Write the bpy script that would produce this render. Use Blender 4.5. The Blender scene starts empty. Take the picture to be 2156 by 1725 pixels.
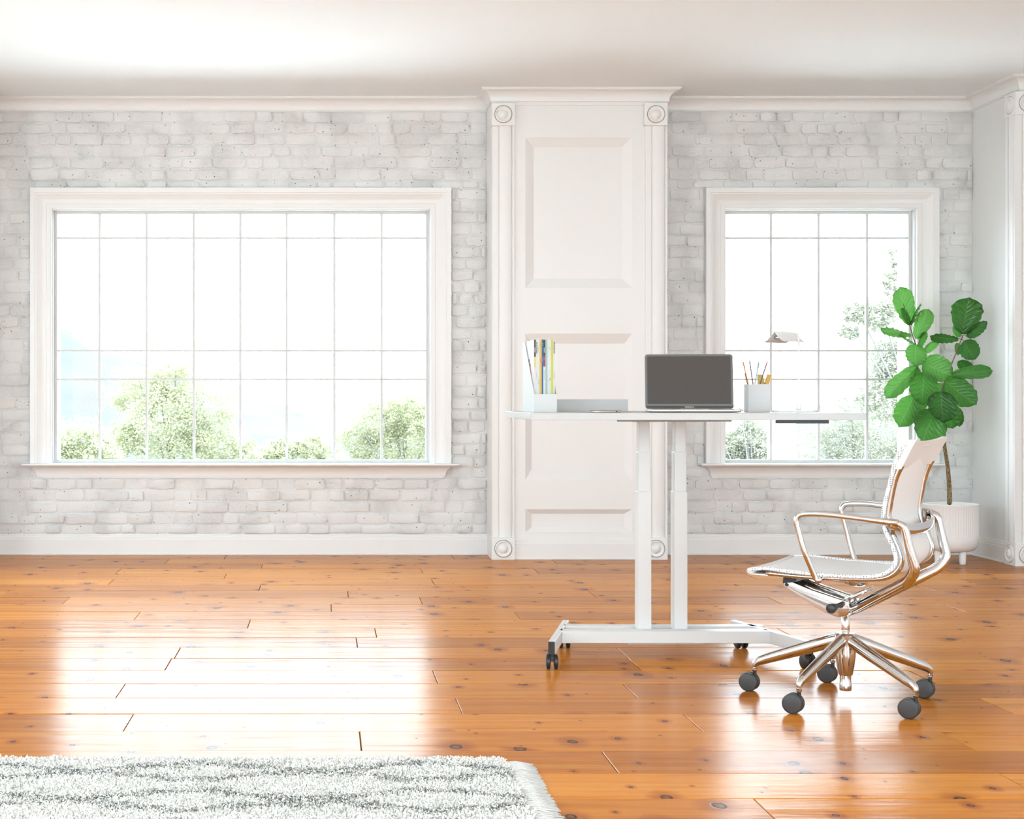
import bpy, bmesh, math, random
import numpy as np
from mathutils import Vector, Matrix, noise
PI = math.pi
scene = bpy.context.scene
COL = scene.collection

# ------------------------------------------------------------------ camera, sky, lights, exposure
F, CH, VX, VY = 2994.0, 1.03, 682.0, 835.0     # focal length in px, eye height, vanishing point of the room
cam_d = bpy.data.cameras.new('camera')
cam_d.sensor_width = 36.0; cam_d.lens = F * 36.0 / 2156.0
cam_d.shift_x = (1078 - VX) / 2156.0; cam_d.shift_y = -(862.5 - VY) / 2156.0
cam_d.clip_end = 2000
cam = bpy.data.objects.new('camera', cam_d); COL.objects.link(cam)
cam.location = (0, 0, CH); cam.rotation_euler = (PI / 2, 0, 0)
scene.camera = cam

world = bpy.data.worlds.new('sky'); scene.world = world; world.use_nodes = True
wn = world.node_tree.nodes; wl = world.node_tree.links
SKY = 11.0
bg = wn['Background']; bg.inputs['Strength'].default_value = SKY
bg.inputs['Color'].default_value = (0.74, 0.90, .985, 1)

def area(name, loc, rot, sx, sy, power, col=(1, 1, 1)):
    l = bpy.data.lights.new(name, 'AREA'); l.shape = 'RECTANGLE'; l.size = sx; l.size_y = sy
    l.energy = power; l.color = col
    o = bpy.data.objects.new(name, l); o.location = loc; o.rotation_euler = rot; COL.objects.link(o); return o
# daylight enters through the two windows in view, a side window, an added side opening and two windows behind the photographer
LX = -2.70; ROOMY0 = -2.4
SIDE_WIN = (6.1, 7.4, .60, 1.8); FILL_OPENING = (1.2, 3.4, .6, 2.45)                       # y0, y1, z0, z1 in wall_left; second one added to brighten the foreground
REAR_WIN = ((-2.0, .9, .45, 2.6), (1.7, 5.4, .45, 2.75))  # x0, x1, z0, z1 in wall_front
def portal(name, loc, rot, sx, sy):
    p = area(name, loc, rot, sx, sy, 1.0); p.data.cycles.is_portal = True
portal('portal_a', (-.54, 9.50, 1.42), (-PI / 2, 0, 0), 2.46, 1.65)
portal('portal_b', (3.23, 9.50, 1.42), (-PI / 2, 0, 0), 1.24, 1.65)
portal('portal_side', (LX - .015, (SIDE_WIN[0] + SIDE_WIN[1]) / 2, (SIDE_WIN[2] + SIDE_WIN[3]) / 2), (0, -PI / 2, 0), SIDE_WIN[3] - SIDE_WIN[2], SIDE_WIN[1] - SIDE_WIN[0])
portal('portal_side', (LX - .015, (FILL_OPENING[0] + FILL_OPENING[1]) / 2, (FILL_OPENING[2] + FILL_OPENING[3]) / 2), (0, -PI / 2, 0), FILL_OPENING[3] - FILL_OPENING[2], FILL_OPENING[1] - FILL_OPENING[0])
for q in REAR_WIN: portal('portal_rear', ((q[0] + q[1]) / 2, ROOMY0 - .1, (q[2] + q[3]) / 2), (PI / 2, 0, 0), q[1] - q[0], q[3] - q[2])
sun = bpy.data.lights.new('sun', 'SUN'); sun.energy = 3.0; sun.angle = .02; sun.color = (1, .97, .9)
so = bpy.data.objects.new('sun', sun); COL.objects.link(so); so.rotation_euler = Vector((.25, -1, 2.0)).to_track_quat('Z', 'Y').to_euler()
vs = scene.view_settings
vs.view_transform = 'Standard'; vs.look = 'None'; vs.gamma = 1; vs.use_curve_mapping = False
vs.exposure = -0.12

# ------------------------------------------------------------------ helpers
def P(px, py, Y): return Vector(((px - VX) * Y / F, Y, CH - (py - VY) * Y / F))
def X_(px, Y): return (px - VX) * Y / F
def Z_(py, Y): return CH - (py - VY) * Y / F
def Yfloor(py, z=0.0): return F * (CH - z) / (py - VY)

def link(name, me, mat=None, parent=None, kind=None, label=None, cat=None, group=None):
    o = bpy.data.objects.new(name, me); COL.objects.link(o)
    if mat is not None and me is not None and not me.materials:
        for m in (mat if isinstance(mat, (list, tuple)) else [mat]): me.materials.append(m)
    if parent: o.parent = parent
    if kind: o['kind'] = kind
    if label: o['label'] = label
    if cat: o['category'] = cat
    if group: o['group'] = group
    return o
def empty(name, loc, label, cat, group=None, rz=0):
    o = link(name, None, label=label, cat=cat, group=group); o.location = loc; o.rotation_euler = (0, 0, rz); return o

class MB:
    def __init__(s): s.v = []; s.f = []; s.m = []; s.sm = []
    def add(s, v, f, mi=0, smooth=False):
        b = len(s.v); s.v += [tuple(p) for p in v]; s.f += [tuple(b + i for i in q) for q in f]
        s.m += [mi] * len(f); s.sm += [smooth] * len(f)
    def box(s, x0, x1, y0, y1, z0, z1, mi=0, M=None):
        v = [Vector(p) for p in ((x0,y0,z0),(x1,y0,z0),(x1,y1,z0),(x0,y1,z0),(x0,y0,z1),(x1,y0,z1),(x1,y1,z1),(x0,y1,z1))]
        if M: v = [M @ p for p in v]
        s.add(v, [(0,3,2,1),(4,5,6,7),(0,1,5,4),(1,2,6,5),(2,3,7,6),(3,0,4,7)], mi)
    def bbox(s, x0, x1, y0, y1, z0, z1, b=0.002, mi=0, M=None):
        bm = bmesh.new(); bmesh.ops.create_cube(bm, size=1)
        for p in bm.verts: p.co = Vector((x0 + (p.co.x + .5) * (x1 - x0), y0 + (p.co.y + .5) * (y1 - y0), z0 + (p.co.z + .5) * (z1 - z0)))
        bmesh.ops.bevel(bm, geom=bm.edges[:], offset=b, segments=1 if b < .003 else 2, affect='EDGES', profile=.6)
        s.frombm(bm, mi, M)
    def frombm(s, bm, mi=0, M=None, smooth=False):
        bm.verts.ensure_lookup_table()
        for i, p in enumerate(bm.verts): p.index = i
        s.add([(M @ p.co) if M else p.co.copy() for p in bm.verts], [[q.index for q in f.verts] for f in bm.faces], mi, smooth); bm.free()
    def lathe(s, prof, c=(0,0,0), n=32, mi=0, M=None, caps=True, smooth=True):
        v = []; f = []
        for r, z in prof:
            for k in range(n):
                a = 2 * PI * k / n; p = Vector((r * math.cos(a), r * math.sin(a), z))
                if M: p = M @ p
                v.append(p + Vector(c))
        for i in range(len(prof) - 1):
            for k in range(n):
                k2 = (k + 1) % n; f.append((i*n+k, i*n+k2, (i+1)*n+k2, (i+1)*n+k))
        if caps: f.append(tuple(range(n-1, -1, -1))); f.append(tuple((len(prof)-1)*n + k for k in range(n)))
        s.add(v, f, mi, smooth)
    def tube(s, pts, ra, rb=None, up=(0,0,1), n=12, mi=0, caps=True):
        """sweep an ellipse (ra sideways, rb along up) along pts; radii may be lists"""
        pts = [Vector(p) for p in pts]; N = len(pts); rb = ra if rb is None else rb
        A = ra if isinstance(ra, (list, tuple)) else [ra] * N; B = rb if isinstance(rb, (list, tuple)) else [rb] * N
        v = []; f = []; up = Vector(up).normalized()
        for i, p in enumerate(pts):
            t = (pts[min(i+1, N-1)] - pts[max(i-1, 0)]).normalized()
            sd = t.cross(up)
            if sd.length < 1e-4: sd = t.cross(Vector((1,0,.01)))
            sd.normalize(); u2 = sd.cross(t).normalized()
            for k in range(n):
                a = 2 * PI * k / n; v.append(p + sd * (A[i] * math.cos(a)) + u2 * (B[i] * math.sin(a)))
        for i in range(N - 1):
            for k in range(n):
                k2 = (k + 1) % n; f.append((i*n+k, i*n+k2, (i+1)*n+k2, (i+1)*n+k))
        if caps: f.append(tuple(range(n-1, -1, -1))); f.append(tuple((N-1)*n + k for k in range(n)))
        s.add(v, f, mi, True)
    def prism(s, poly, fn, d0, d1, mi=0):
        """poly 2-D outline, fn(a,b,d)->3-D, extruded d0..d1"""
        n = len(poly); v = [fn(a, b, d0) for a, b in poly] + [fn(a, b, d1) for a, b in poly]
        s.add(v, [tuple(range(n-1,-1,-1)), tuple(range(n, 2*n))] + [(i, (i+1)%n, n+(i+1)%n, n+i) for i in range(n)], mi)
    def sweep(s, prof, path, closed=False, mi=0, caps=True, inward=1):
        """moulding: prof = [(out, z)], path = [(x, y)] corners with mitres; out is to the right-hand normal * inward"""
        n = len(path); v = []; f = []; m = len(prof)
        for i in range(n):
            p = Vector(path[i]); 
            a = Vector(path[i-1]) if (i > 0 or closed) else None
            b = Vector(path[(i+1) % n]) if (i < n-1 or closed) else None
            def nr(d): d = d.normalized(); return Vector((d.y, -d.x)) * inward
            if a is None: nn = nr(b - p)
            elif b is None: nn = nr(p - a)
            else:
                n1 = nr(p - a); n2 = nr(b - p); nn = (n1 + n2); nn = nn / max(1e-6, nn.dot(n1))
            for o_, z in prof: v.append((p.x + nn.x * o_, p.y + nn.y * o_, z))
        seg = n if closed else n - 1
        for i in range(seg):
            j = (i + 1) % n
            for k in range(m - 1): f.append((i*m+k, i*m+k+1, j*m+k+1, j*m+k))
        if caps and not closed: f.append(tuple(range(m))); f.append(tuple((n-1)*m + k for k in range(m-1, -1, -1)))
        s.add(v, f, mi)
    def mesh(s, name='m', smooth_angle=None, fix=True):
        me = bpy.data.meshes.new(name); me.from_pydata(s.v, [], s.f)
        me.polygons.foreach_set('material_index', s.m)
        if fix:
            bm = bmesh.new(); bm.from_mesh(me)
            bmesh.ops.recalc_face_normals(bm, faces=bm.faces); bm.to_mesh(me); bm.free()
        me.polygons.foreach_set('use_smooth', s.sm)
        if smooth_angle is not None:
            me.polygons.foreach_set('use_smooth', [True] * len(me.polygons)); me.set_sharp_from_angle(angle=math.radians(smooth_angle))
        me.update(); return me
    def build(s, name, mat, parent=None, sa=None, **k):
        return link(name, s.mesh(name, sa), mat, parent, **k)

def spline(pts, n=6):
    """Catmull-Rom through pts"""
    P_ = [Vector(p) for p in pts]; out = []
    for i in range(len(P_) - 1):
        p0 = P_[max(i-1, 0)]; p1 = P_[i]; p2 = P_[i+1]; p3 = P_[min(i+2, len(P_)-1)]
        for k in range(n):
            t = k / n
            out.append(0.5 * ((2*p1) + (p2-p0)*t + (2*p0-5*p1+4*p2-p3)*t*t + (-p0+3*p1-3*p2+p3)*t**3))
    out.append(P_[-1]); return out
def roundpath(pts, r=0.02, n=5):
    """polyline with rounded corners; r one radius or list"""
    P_ = [Vector(p) for p in pts]; out = [P_[0]]
    for i in range(1, len(P_) - 1):
        rr = r[i] if isinstance(r, (list, tuple)) else r
        a = P_[i-1] - P_[i]; b = P_[i+1] - P_[i]; d = min(rr, a.length * .48, b.length * .48)
        s0 = P_[i] + a.normalized() * d; s1 = P_[i] + b.normalized() * d
        for k in range(n + 1):
            t = k / n; out.append(s0 * (1-t)**2 + P_[i] * 2*t*(1-t) + s1 * t*t)
    out.append(P_[-1]); return out

# ------------------------------------------------------------------ materials
def mat(name, col, rough=.5, metal=0.0, spec=.5, **k):
    m = bpy.data.materials.new(name); m.use_nodes = True; b = m.node_tree.nodes['Principled BSDF']
    b.inputs['Base Color'].default_value = (*col, 1); b.inputs['Roughness'].default_value = rough
    b.inputs['Metallic'].default_value = metal; b.inputs['Specular IOR Level'].default_value = spec
    for kk, vv in k.items(): b.inputs[kk].default_value = vv
    m.diffuse_color = (*col, 1); return m
class NT:
    def __init__(s, m): s.m = m; s.t = m.node_tree; s.b = s.t.nodes['Principled BSDF']
    def n(s, typ, **k):
        nd = s.t.nodes.new(typ)
        for a, b in k.items():
            if a in nd.inputs.keys() if isinstance(a, str) and a[0].isupper() else False: nd.inputs[a].default_value = b
            else: setattr(nd, a, b)
        return nd
    def l(s, a, b): s.t.links.new(a, b)
    def pos(s): return s.n('ShaderNodeNewGeometry').outputs['Position']
    def mapping(s, vec, scale=(1,1,1), loc=(0,0,0)):
        mp = s.n('ShaderNodeMapping'); mp.inputs['Scale'].default_value = scale; mp.inputs['Location'].default_value = loc
        s.l(vec, mp.inputs['Vector']); return mp.outputs['Vector']
    def noise(s, vec, scale, detail=4, rough=.55, dist=0):
        nn = s.n('ShaderNodeTexNoise'); nn.inputs['Scale'].default_value = scale; nn.inputs['Detail'].default_value = detail
        nn.inputs['Roughness'].default_value = rough; nn.inputs['Distortion'].default_value = dist; s.l(vec, nn.inputs['Vector']); return nn.outputs['Fac']
    def ramp(s, fac, stops):
        r = s.n('ShaderNodeValToRGB'); e = r.color_ramp.elements
        while len(e) < len(stops): e.new(.5)
        for i, (p, c) in enumerate(stops):
            e[i].position = p; e[i].color = (*c, 1) if isinstance(c, (tuple, list)) else (c, c, c, 1)
        s.l(fac, r.inputs['Fac']); return r.outputs['Color']
    def math(s, op, a, b=None, c=None, clamp=False):
        mm = s.n('ShaderNodeMath'); mm.operation = op; mm.use_clamp = clamp
        for i, x in enumerate((a, b, c)):
            if x is None: continue
            if isinstance(x, (int, float)): mm.inputs[i].default_value = x
            else: s.l(x, mm.inputs[i])
        return mm.outputs[0]
    def mix(s, fac, a, b, blend='MIX'):
        mx = s.n('ShaderNodeMix'); mx.data_type = 'RGBA'; mx.blend_type = blend
        for i, x in ((0, fac), (6, a), (7, b)):
            if isinstance(x, (int, float)): mx.inputs[i].default_value = x
            elif isinstance(x, tuple): mx.inputs[i].default_value = (*x, 1)
            else: s.l(x, mx.inputs[i])
        return mx.outputs[2]
    def bump(s, h, strength=.5, dist=.01, normal=None):
        bp = s.n('ShaderNodeBump'); bp.inputs['Strength'].default_value = strength; bp.inputs['Distance'].default_value = dist
        s.l(h, bp.inputs['Height'])
        if normal: s.l(normal, bp.inputs['Normal'])
        return bp.outputs['Normal']

TRIM = mat('white_painted_wood', (.86, .845, .83), .38)
t = NT(TRIM); t.l(t.bump(t.noise(t.pos(), 60, 3), .05, .004), t.b.inputs['Normal'])
SASH = mat('white_gloss_sash_paint', (.70, .70, .695), .5)
PLASTER = mat('white_plaster', (.90, .925, .94), .8)
t = NT(PLASTER); t.l(t.bump(t.noise(t.pos(), 220, 4, .7), .25, .004), t.b.inputs['Normal'])
GLOSSWALL = mat('white_lacquered_panel', (.86, .86, .85), .22)
t = NT(GLOSSWALL); t.l(t.bump(t.noise(t.mapping(t.pos(), (2,2,1)), 3.0, 2), .12, .02), t.b.inputs['Normal'])
def brickmat(name, col):
    m = mat(name, col, .6); t = NT(m); p = t.pos()
    big = t.noise(p, 9, 2, .5); med = t.noise(p, 52, 6, .72, .6); fine = t.noise(p, 260, 3, .7)
    msk = t.ramp(t.noise(p, 6.5, 2, .5), [(.35, .15), (.65, 1.0)])
    h = t.math('ADD', t.math('MULTIPLY', t.math('MULTIPLY', med, msk), 1.3), t.math('ADD', t.math('MULTIPLY', big, .25), t.math('MULTIPLY', fine, .30)))
    # small pits left unpainted
    v = t.n('ShaderNodeTexVoronoi'); v.inputs['Scale'].default_value = 38; t.l(p, v.inputs['Vector'])
    sp = t.n('ShaderNodeSeparateColor'); t.l(v.outputs['Color'], sp.inputs[0])
    pit = t.math('MULTIPLY', t.math('LESS_THAN', v.outputs['Distance'], t.math('MULTIPLY', t.noise(p, 90, 2), .26)), t.math('GREATER_THAN', sp.outputs[0], .70))
    pit = t.math('MULTIPLY', pit, t.math('GREATER_THAN', t.noise(p, 4, 2), .47))
    c = t.mix(pit, col, (.22, .2, .18)); t.l(c, t.b.inputs['Base Color'])
    hh = t.math('SUBTRACT', h, t.math('MULTIPLY', pit, .6))
    t.l(t.bump(hh, 1.0, .0095), t.b.inputs['Normal']); return m
BRICK = brickmat('white_painted_brick', (.90, .885, .87))
MORTAR = brickmat('white_painted_mortar', (.87, .855, .84))
REVEAL = brickmat('rough_white_reveal', (.84, .83, .82))
GLASS = bpy.data.materials.new('window_glass'); GLASS.use_nodes = True
_n = GLASS.node_tree.nodes; _l = GLASS.node_tree.links; _n.remove(_n['Principled BSDF'])
tr = _n.new('ShaderNodeBsdfTransparent'); gl = _n.new('ShaderNodeBsdfGlossy'); gl.inputs['Roughness'].default_value = 0.02
tr.inputs['Color'].default_value = (.985, .99, .985, 1)
fr = _n.new('ShaderNodeFresnel'); fr.inputs['IOR'].default_value = 1.17
mx = _n.new('ShaderNodeMixShader'); _l.new(fr.outputs[0], mx.inputs[0]); _l.new(tr.outputs[0], mx.inputs[1]); _l.new(gl.outputs[0], mx.inputs[2])
_l.new(mx.outputs[0], _n['Material Output'].inputs['Surface'])

# polished knotty pine
WOOD = mat('polished_knotty_pine', (.6, .27, .08), .16); t = NT(WOOD)
oi = t.n('ShaderNodeObjectInfo'); rnd = oi.outputs['Random']
p = t.pos(); off = t.n('ShaderNodeCombineXYZ'); t.l(t.math('MULTIPLY', rnd, 37.0), off.inputs[0]); t.l(t.math('MULTIPLY', rnd, 11.0), off.inputs[2])
va = t.n('ShaderNodeVectorMath'); va.operation = 'ADD'; t.l(p, va.inputs[0]); t.l(off.outputs[0], va.inputs[1]); pv = va.outputs[0]
vo = t.n('ShaderNodeTexVoronoi'); vo.inputs['Scale'].default_value = 5.4; vo.voronoi_dimensions = '2D'; vo.inputs['Randomness'].default_value = 1
wob = t.n('ShaderNodeTexNoise'); wob.inputs['Scale'].default_value = 22; t.l(pv, wob.inputs['Vector'])
wm = t.n('ShaderNodeVectorMath'); wm.operation = 'MULTIPLY_ADD'; t.l(wob.outputs['Color'], wm.inputs[0]); wm.inputs[1].default_value = (.012,.012,0); t.l(t.mapping(pv, (1.0, .75, 1)), wm.inputs[2])
t.l(wm.outputs[0], vo.inputs['Vector'])
sc = t.n('ShaderNodeSeparateColor'); t.l(vo.outputs['Color'], sc.inputs[0])
rad = t.math('MULTIPLY', t.math('POWER', sc.outputs[0], 2.0), .10)
kd = t.math('DIVIDE', vo.outputs['Distance'], t.math('MAXIMUM', rad, .012))      # 1 at the knot's rim
knot = t.ramp(t.math('MULTIPLY', kd, .25), [(.0, .55), (.12, .6), (.2, 1.0), (.24, 1.0), (.30, 0.0)])
halo = t.ramp(t.math('MULTIPLY', kd, .25), [(.2, 1.0), (1.0, 0.0)])
gr = t.math('ADD', t.noise(t.mapping(pv, (1.3, 26, 1)), 1.0, 5, .6, .5), t.math('MULTIPLY', halo, .35))
ringv = t.n('ShaderNodeTexWave'); ringv.wave_type = 'BANDS'; ringv.bands_direction = 'Y'; ringv.inputs['Scale'].default_value = 5.0; ringv.inputs['Distortion'].default_value = 7; ringv.inputs['Detail'].default_value = 3; ringv.inputs['Detail Scale'].default_value = .6
t.l(t.mapping(pv, (.28, 1.6, 1)), ringv.inputs['Vector'])
base = t.ramp(gr, [(.25, (.63, .275, .040)), (.5, (.56, .20, .022)), (.8, (.36, .10, .010))])
base = t.mix(t.math('MULTIPLY', ringv.outputs['Fac'], .22), base, (.46, .17, .04))
ton = t.ramp(rnd, [(0, (.80, .72, .68)), (.35, (1, .95, .9)), (.7, (1.08, 1.05, 1.0)), (1, (1.2, 1.22, 1.15))])
base = t.mix(1.0, base, ton, 'MULTIPLY')
base = t.mix(t.math('MULTIPLY', halo, .35), base, (.40, .13, .03))
base = t.mix(knot, base, (.055, .03, .02)); t.l(base, t.b.inputs['Base Color'])
wav = t.noise(t.mapping(pv, (2.2, 13, 1)), 1.0, 3, .5)
fin = t.noise(t.mapping(pv, (30, 130, 1)), 1.0, 3, .6)
hh = t.math('ADD', t.math('MULTIPLY', wav, 1.0), t.math('ADD', t.math('MULTIPLY', fin, .02), t.math('MULTIPLY', knot, -.06)))
bn = t.bump(hh, .22, .012); t.l(bn, t.b.inputs['Normal']); t.b.inputs['Specular IOR Level'].default_value = 0; t.b.inputs['Roughness'].default_value = .6
gs = t.t.nodes.new('ShaderNodeBsdfGlossy'); gs.inputs['Color'].default_value = (1, 1, 1, 1); t.l(bn, gs.inputs['Normal']); t.l(t.math('ADD', t.math('MULTIPLY', fin, .12), .15), gs.inputs['Roughness'])
fz = t.t.nodes.new('ShaderNodeFresnel'); fz.inputs['IOR'].default_value = 1.45; t.l(bn, fz.inputs['Normal'])
ms = t.t.nodes.new('ShaderNodeMixShader'); t.l(t.math('MULTIPLY', fz.outputs[0], .44), ms.inputs[0]); t.l(t.b.outputs[0], ms.inputs[1]); t.l(gs.outputs[0], ms.inputs[2]); t.l(ms.outputs[0], t.t.nodes['Material Output'].inputs['Surface'])
GAP = mat('dark_floor_joint', (.10, .04, .015), .8)

DESK = mat('white_desk_laminate', (.50, .485, .47), .35)
STEELW = mat('white_powder_coated_steel', (.69, .68, .665), .32)
BLACKP = mat('black_plastic', (.018, .018, .018), .35)
GREYP = mat('dark_grey_rubber', (.045, .045, .045), .5)
CHROME = mat('polished_aluminium', (.68, .69, .70), .10, 1.0)
CHROME2 = mat('brushed_aluminium', (.80, .79, .78), .22, 1.0)
WHITEP = mat('white_satin_plastic', (.58, .565, .55), .45)
LAMPW = mat('white_lamp_enamel', (.82, .81, .80), .4)
GREYBOX = mat('pale_grey_card', (.46, .45, .435), .6)
FABRIC = mat('white_woven_mesh', (.80, .785, .775), .85); t = NT(FABRIC); p = t.n('ShaderNodeTexCoord').outputs['Object']
ck = t.n('ShaderNodeTexChecker'); ck.inputs['Scale'].default_value = 330; t.l(p, ck.inputs['Vector'])
t.l(t.mix(t.math('MULTIPLY', ck.outputs['Fac'], .22), (.84, .825, .815), (.60, .59, .58)), t.b.inputs['Base Color'])
t.l(t.bump(ck.outputs['Fac'], .3, .001), t.b.inputs['Normal'])
EDGE = mat('perforated_white_edging', (.8, .79, .78), .8); t = NT(EDGE); p = t.n('ShaderNodeTexCoord').outputs['Object']
v = t.n('ShaderNodeTexVoronoi'); v.inputs['Scale'].default_value = 150; v.inputs['Randomness'].default_value = .15; t.l(p, v.inputs['Vector'])
t.l(t.mix(t.math('LESS_THAN', v.outputs['Distance'], .33), (.84, .83, .82), (.22, .22, .22)), t.b.inputs['Base Color'])
POT = mat('matt_white_ceramic', (.84, .82, .80), .55)
SOIL = mat('potting_soil', (.05, .03, .02), .95)
BARK = mat('brown_fig_bark', (.2, .12, .06), .85); t = NT(BARK); p = t.pos()
t.l(t.ramp(t.noise(p, 120, 4, .7), [(.38, (.05, .028, .013)), (.62, (.36, .24, .12))]), t.b.inputs['Base Color'])
TWIG = mat('reddish_brown_twig', (.18, .08, .05), .6)
LEAFS = []
for i, c in enumerate([(.035, .17, .02), (.06, .235, .035), (.02, .11, .013)]):
    m = mat('glossy_fig_leaf_%d' % i, c, .34, 0, .5); t = NT(m)
    uv = t.n('ShaderNodeTexCoord').outputs['UV']; sp = t.n('ShaderNodeSeparateXYZ'); t.l(uv, sp.inputs[0])
    ax = t.math('ABSOLUTE', t.math('SUBTRACT', sp.outputs[0], .5))
    vein = t.math('PINGPONG', t.math('SUBTRACT', t.math('MULTIPLY', sp.outputs[1], 8), t.math('MULTIPLY', ax, 6.0)), .5)
    vm = t.math('MAXIMUM', t.math('LESS_THAN', vein, .045), t.math('LESS_THAN', ax, .014))
    cc = t.mix(t.noise(t.pos(), 14, 2), tuple(x * .75 for x in c), tuple(min(1, x * 1.3) for x in c))
    cc = t.mix(t.math('MULTIPLY', vm, .55), cc, tuple(min(1, x * 1.6 + .12) for x in c)); t.l(cc, t.b.inputs['Base Color']); t.b.inputs['Roughness'].default_value = .25
    t.l(t.bump(t.math('ADD', t.math('SQRT', vein), t.math('MULTIPLY', t.noise(t.pos(), 60, 2), .3)), .65, .006), t.b.inputs['Normal'])
    tl = t.t.nodes.new('ShaderNodeBsdfTranslucent'); tl.inputs['Color'].default_value = (min(1,c[0]*2.6), min(1,c[1]*1.9), c[2]*2.2, 1)
    ms = t.t.nodes.new('ShaderNodeMixShader'); ms.inputs[0].default_value = .25
    t.l(t.b.outputs[0], ms.inputs[1]); t.l(tl.outputs[0], ms.inputs[2]); t.l(ms.outputs[0], t.t.nodes['Material Output'].inputs['Surface'])
    LEAFS.append(m)
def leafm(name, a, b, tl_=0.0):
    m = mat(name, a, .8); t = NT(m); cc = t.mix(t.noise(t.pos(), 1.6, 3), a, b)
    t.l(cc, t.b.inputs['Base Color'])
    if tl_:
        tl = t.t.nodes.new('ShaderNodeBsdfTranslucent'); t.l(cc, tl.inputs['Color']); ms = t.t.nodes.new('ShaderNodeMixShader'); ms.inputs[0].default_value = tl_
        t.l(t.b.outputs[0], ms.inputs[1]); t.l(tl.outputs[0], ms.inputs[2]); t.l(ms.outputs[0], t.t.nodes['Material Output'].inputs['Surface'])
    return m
TREE_A = leafm('haze_paled_foliage', (.40, .405, .26), (.48, .475, .34), .6)  # outdoor haze put into the pale leaf colours; the air itself is clear
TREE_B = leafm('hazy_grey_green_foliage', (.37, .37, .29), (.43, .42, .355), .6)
TREEBARK = mat('pale_tree_bark', (.16, .155, .15), .9)
HILLM = leafm('hazy_distant_hillside', (.042, .043, .042), (.050, .051, .050)); 
GROUND = mat('pale_outdoor_meadow', (.07, .075, .06), .95)
OUTWHITE = mat('white_outdoor_render', (.88, .88, .87), .7)

# ------------------------------------------------------------------ room shell
CEIL = 2.973; WY = 9.265; WT = 0.28
CYF = 8.995           # panelled pier face
PX0, PX1 = 1.062, 2.172   # pier edges (X)
RX = 4.225; RYF = 8.632   # right wall, right pier front
ROOMX1 = 5.6
S = 'structure'
m = MB(); m.box(LX - .3, ROOMX1 + .3, ROOMY0 - .3, WY + WT, CEIL, CEIL + .15); m.build('ceiling', PLASTER, kind=S)
fl = MB(); fl.box(LX - .3, ROOMX1 + .3, ROOMY0 - .3, WY + WT, -.16, -.0165); floor = fl.build('floor', GAP, kind=S)

# planks: joints read off the photograph (picture x of each cross joint, per row)
rows = {-2: [1586], -1: [2104], 0: [1266], 1: [757, 1980], 2: [281, 1438], 3: [959, 2062], 4: [264, 1311], 5: [911, 1913],
        6: [361, 1322], 7: [380, 1298], 8: [750, 1760], 9: [789, 1636], 10: [527], 11: [296, 1083, 1867], 12: [697], 13: [148, 883, 1616],
        14: [18, 732, 1238], 15: [549, 1930], 16: [240, 908], 17: [477, 1568], 18: [255, 885, 1123], 19: [553, 1700], 20: [356, 1160, 2000], 21: [477, 950]}
PWID = F * CH * .0000788
def rowY(k): return F * CH * (.0013387 + k * .0000788)     # Y of the near edge line of row index k is line k
rng = random.Random(4)
def plank(x0, x1, y0, y1):
    g = .0014; m = MB(); dz = rng.uniform(-.0007, .0005)
    b = .0016
    pts0 = [(x0+g, y0+g), (x1-g, y0+g), (x1-g, y1-g), (x0+g, y1-g)]
    pts1 = [(x0+g+b, y0+g+b), (x1-g-b, y0+g+b), (x1-g-b, y1-g-b), (x0+g+b, y1-g-b)]
    tx = rng.uniform(-.0007, .0007)
    v = [(a, c, -.016) for a, c in pts0] + [(a, c, dz - b*.8) for a, c in pts0] + [(a, c, dz) for a, c in pts1]
    v[10] = (v[10][0], v[10][1], dz + tx); v[11] = (v[11][0], v[11][1], dz + tx)
    f = [(8,9,10,11)] + [(i, (i+1)%4, 4+(i+1)%4, 4+i) for i in range(4)] + [(4+i, 4+(i+1)%4, 8+(i+1)%4, 8+i) for i in range(4)]
    m.add(v, f); m.build('plank', WOOD, floor)
nk = 0
for k in range(-14, 22):
    # row between line k-? : line k is the near edge, line k+1 the far edge (row k of the table lies in front of line k)
    y1 = rowY(k); y0 = rowY(k - 1)
    if y0 < 2.2: continue
    xs = sorted(X_(px, y1) for px in rows.get(k, []))
    if not xs: xs = [rng.uniform(-2, 0)]
    while xs[0] > LX + .6: xs.insert(0, xs[0] - rng.uniform(1.9, 3.6))
    while xs[-1] < ROOMX1 - .6: xs.append(xs[-1] + rng.uniform(2.2, 3.8))
    xs = [LX - .1] + [x for x in xs if LX + .2 < x < ROOMX1 - .2] + [ROOMX1 + .1]
    for a, b in zip(xs, xs[1:]): plank(a, b, y0, min(y1, WY + .1))
y1 = rowY(21)
for a, b in ((LX - .1, -.4), (-.4, 3.1), (3.1, ROOMX1)): plank(a, b, y1, WY + .05)
# nearer boards, out of the picture, joined
m = MB(); y = ROOMY0
ylast = min(rowY(k - 1) for k in range(-14, 22) if rowY(k - 1) >= 2.2)
while ylast - PWID > ROOMY0:
    m.bbox(LX, ROOMX1, ylast - PWID + .001, ylast - .001, -.016, 0, .0015); ylast -= PWID
m.box(LX, ROOMX1, ROOMY0, ylast, -.016, 0)
m.build('plank', WOOD, floor, kind='stuff')

# back walls with window openings
ZB, ZT = .5956, 2.248
W1 = (-1.770, .690); W2 = (2.610, 3.852)
def wall_open(name, x0, x1, o):
    m = MB(); y0, y1 = WY, WY + WT
    m.box(x0, o[0], y0, y1, 0, CEIL); m.box(o[1], x1, y0, y1, 0, CEIL)
    m.box(o[0], o[1], y0, y1, 0, ZB); m.box(o[0], o[1], y0, y1, ZT, CEIL)
    return m.build(name, MORTAR, kind=S)
wl_ = wall_open('wall_back_left', LX - .3, 1.6, W1)
wr_ = wall_open('wall_back_right', 1.6, ROOMX1 + .3, W2)

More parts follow.
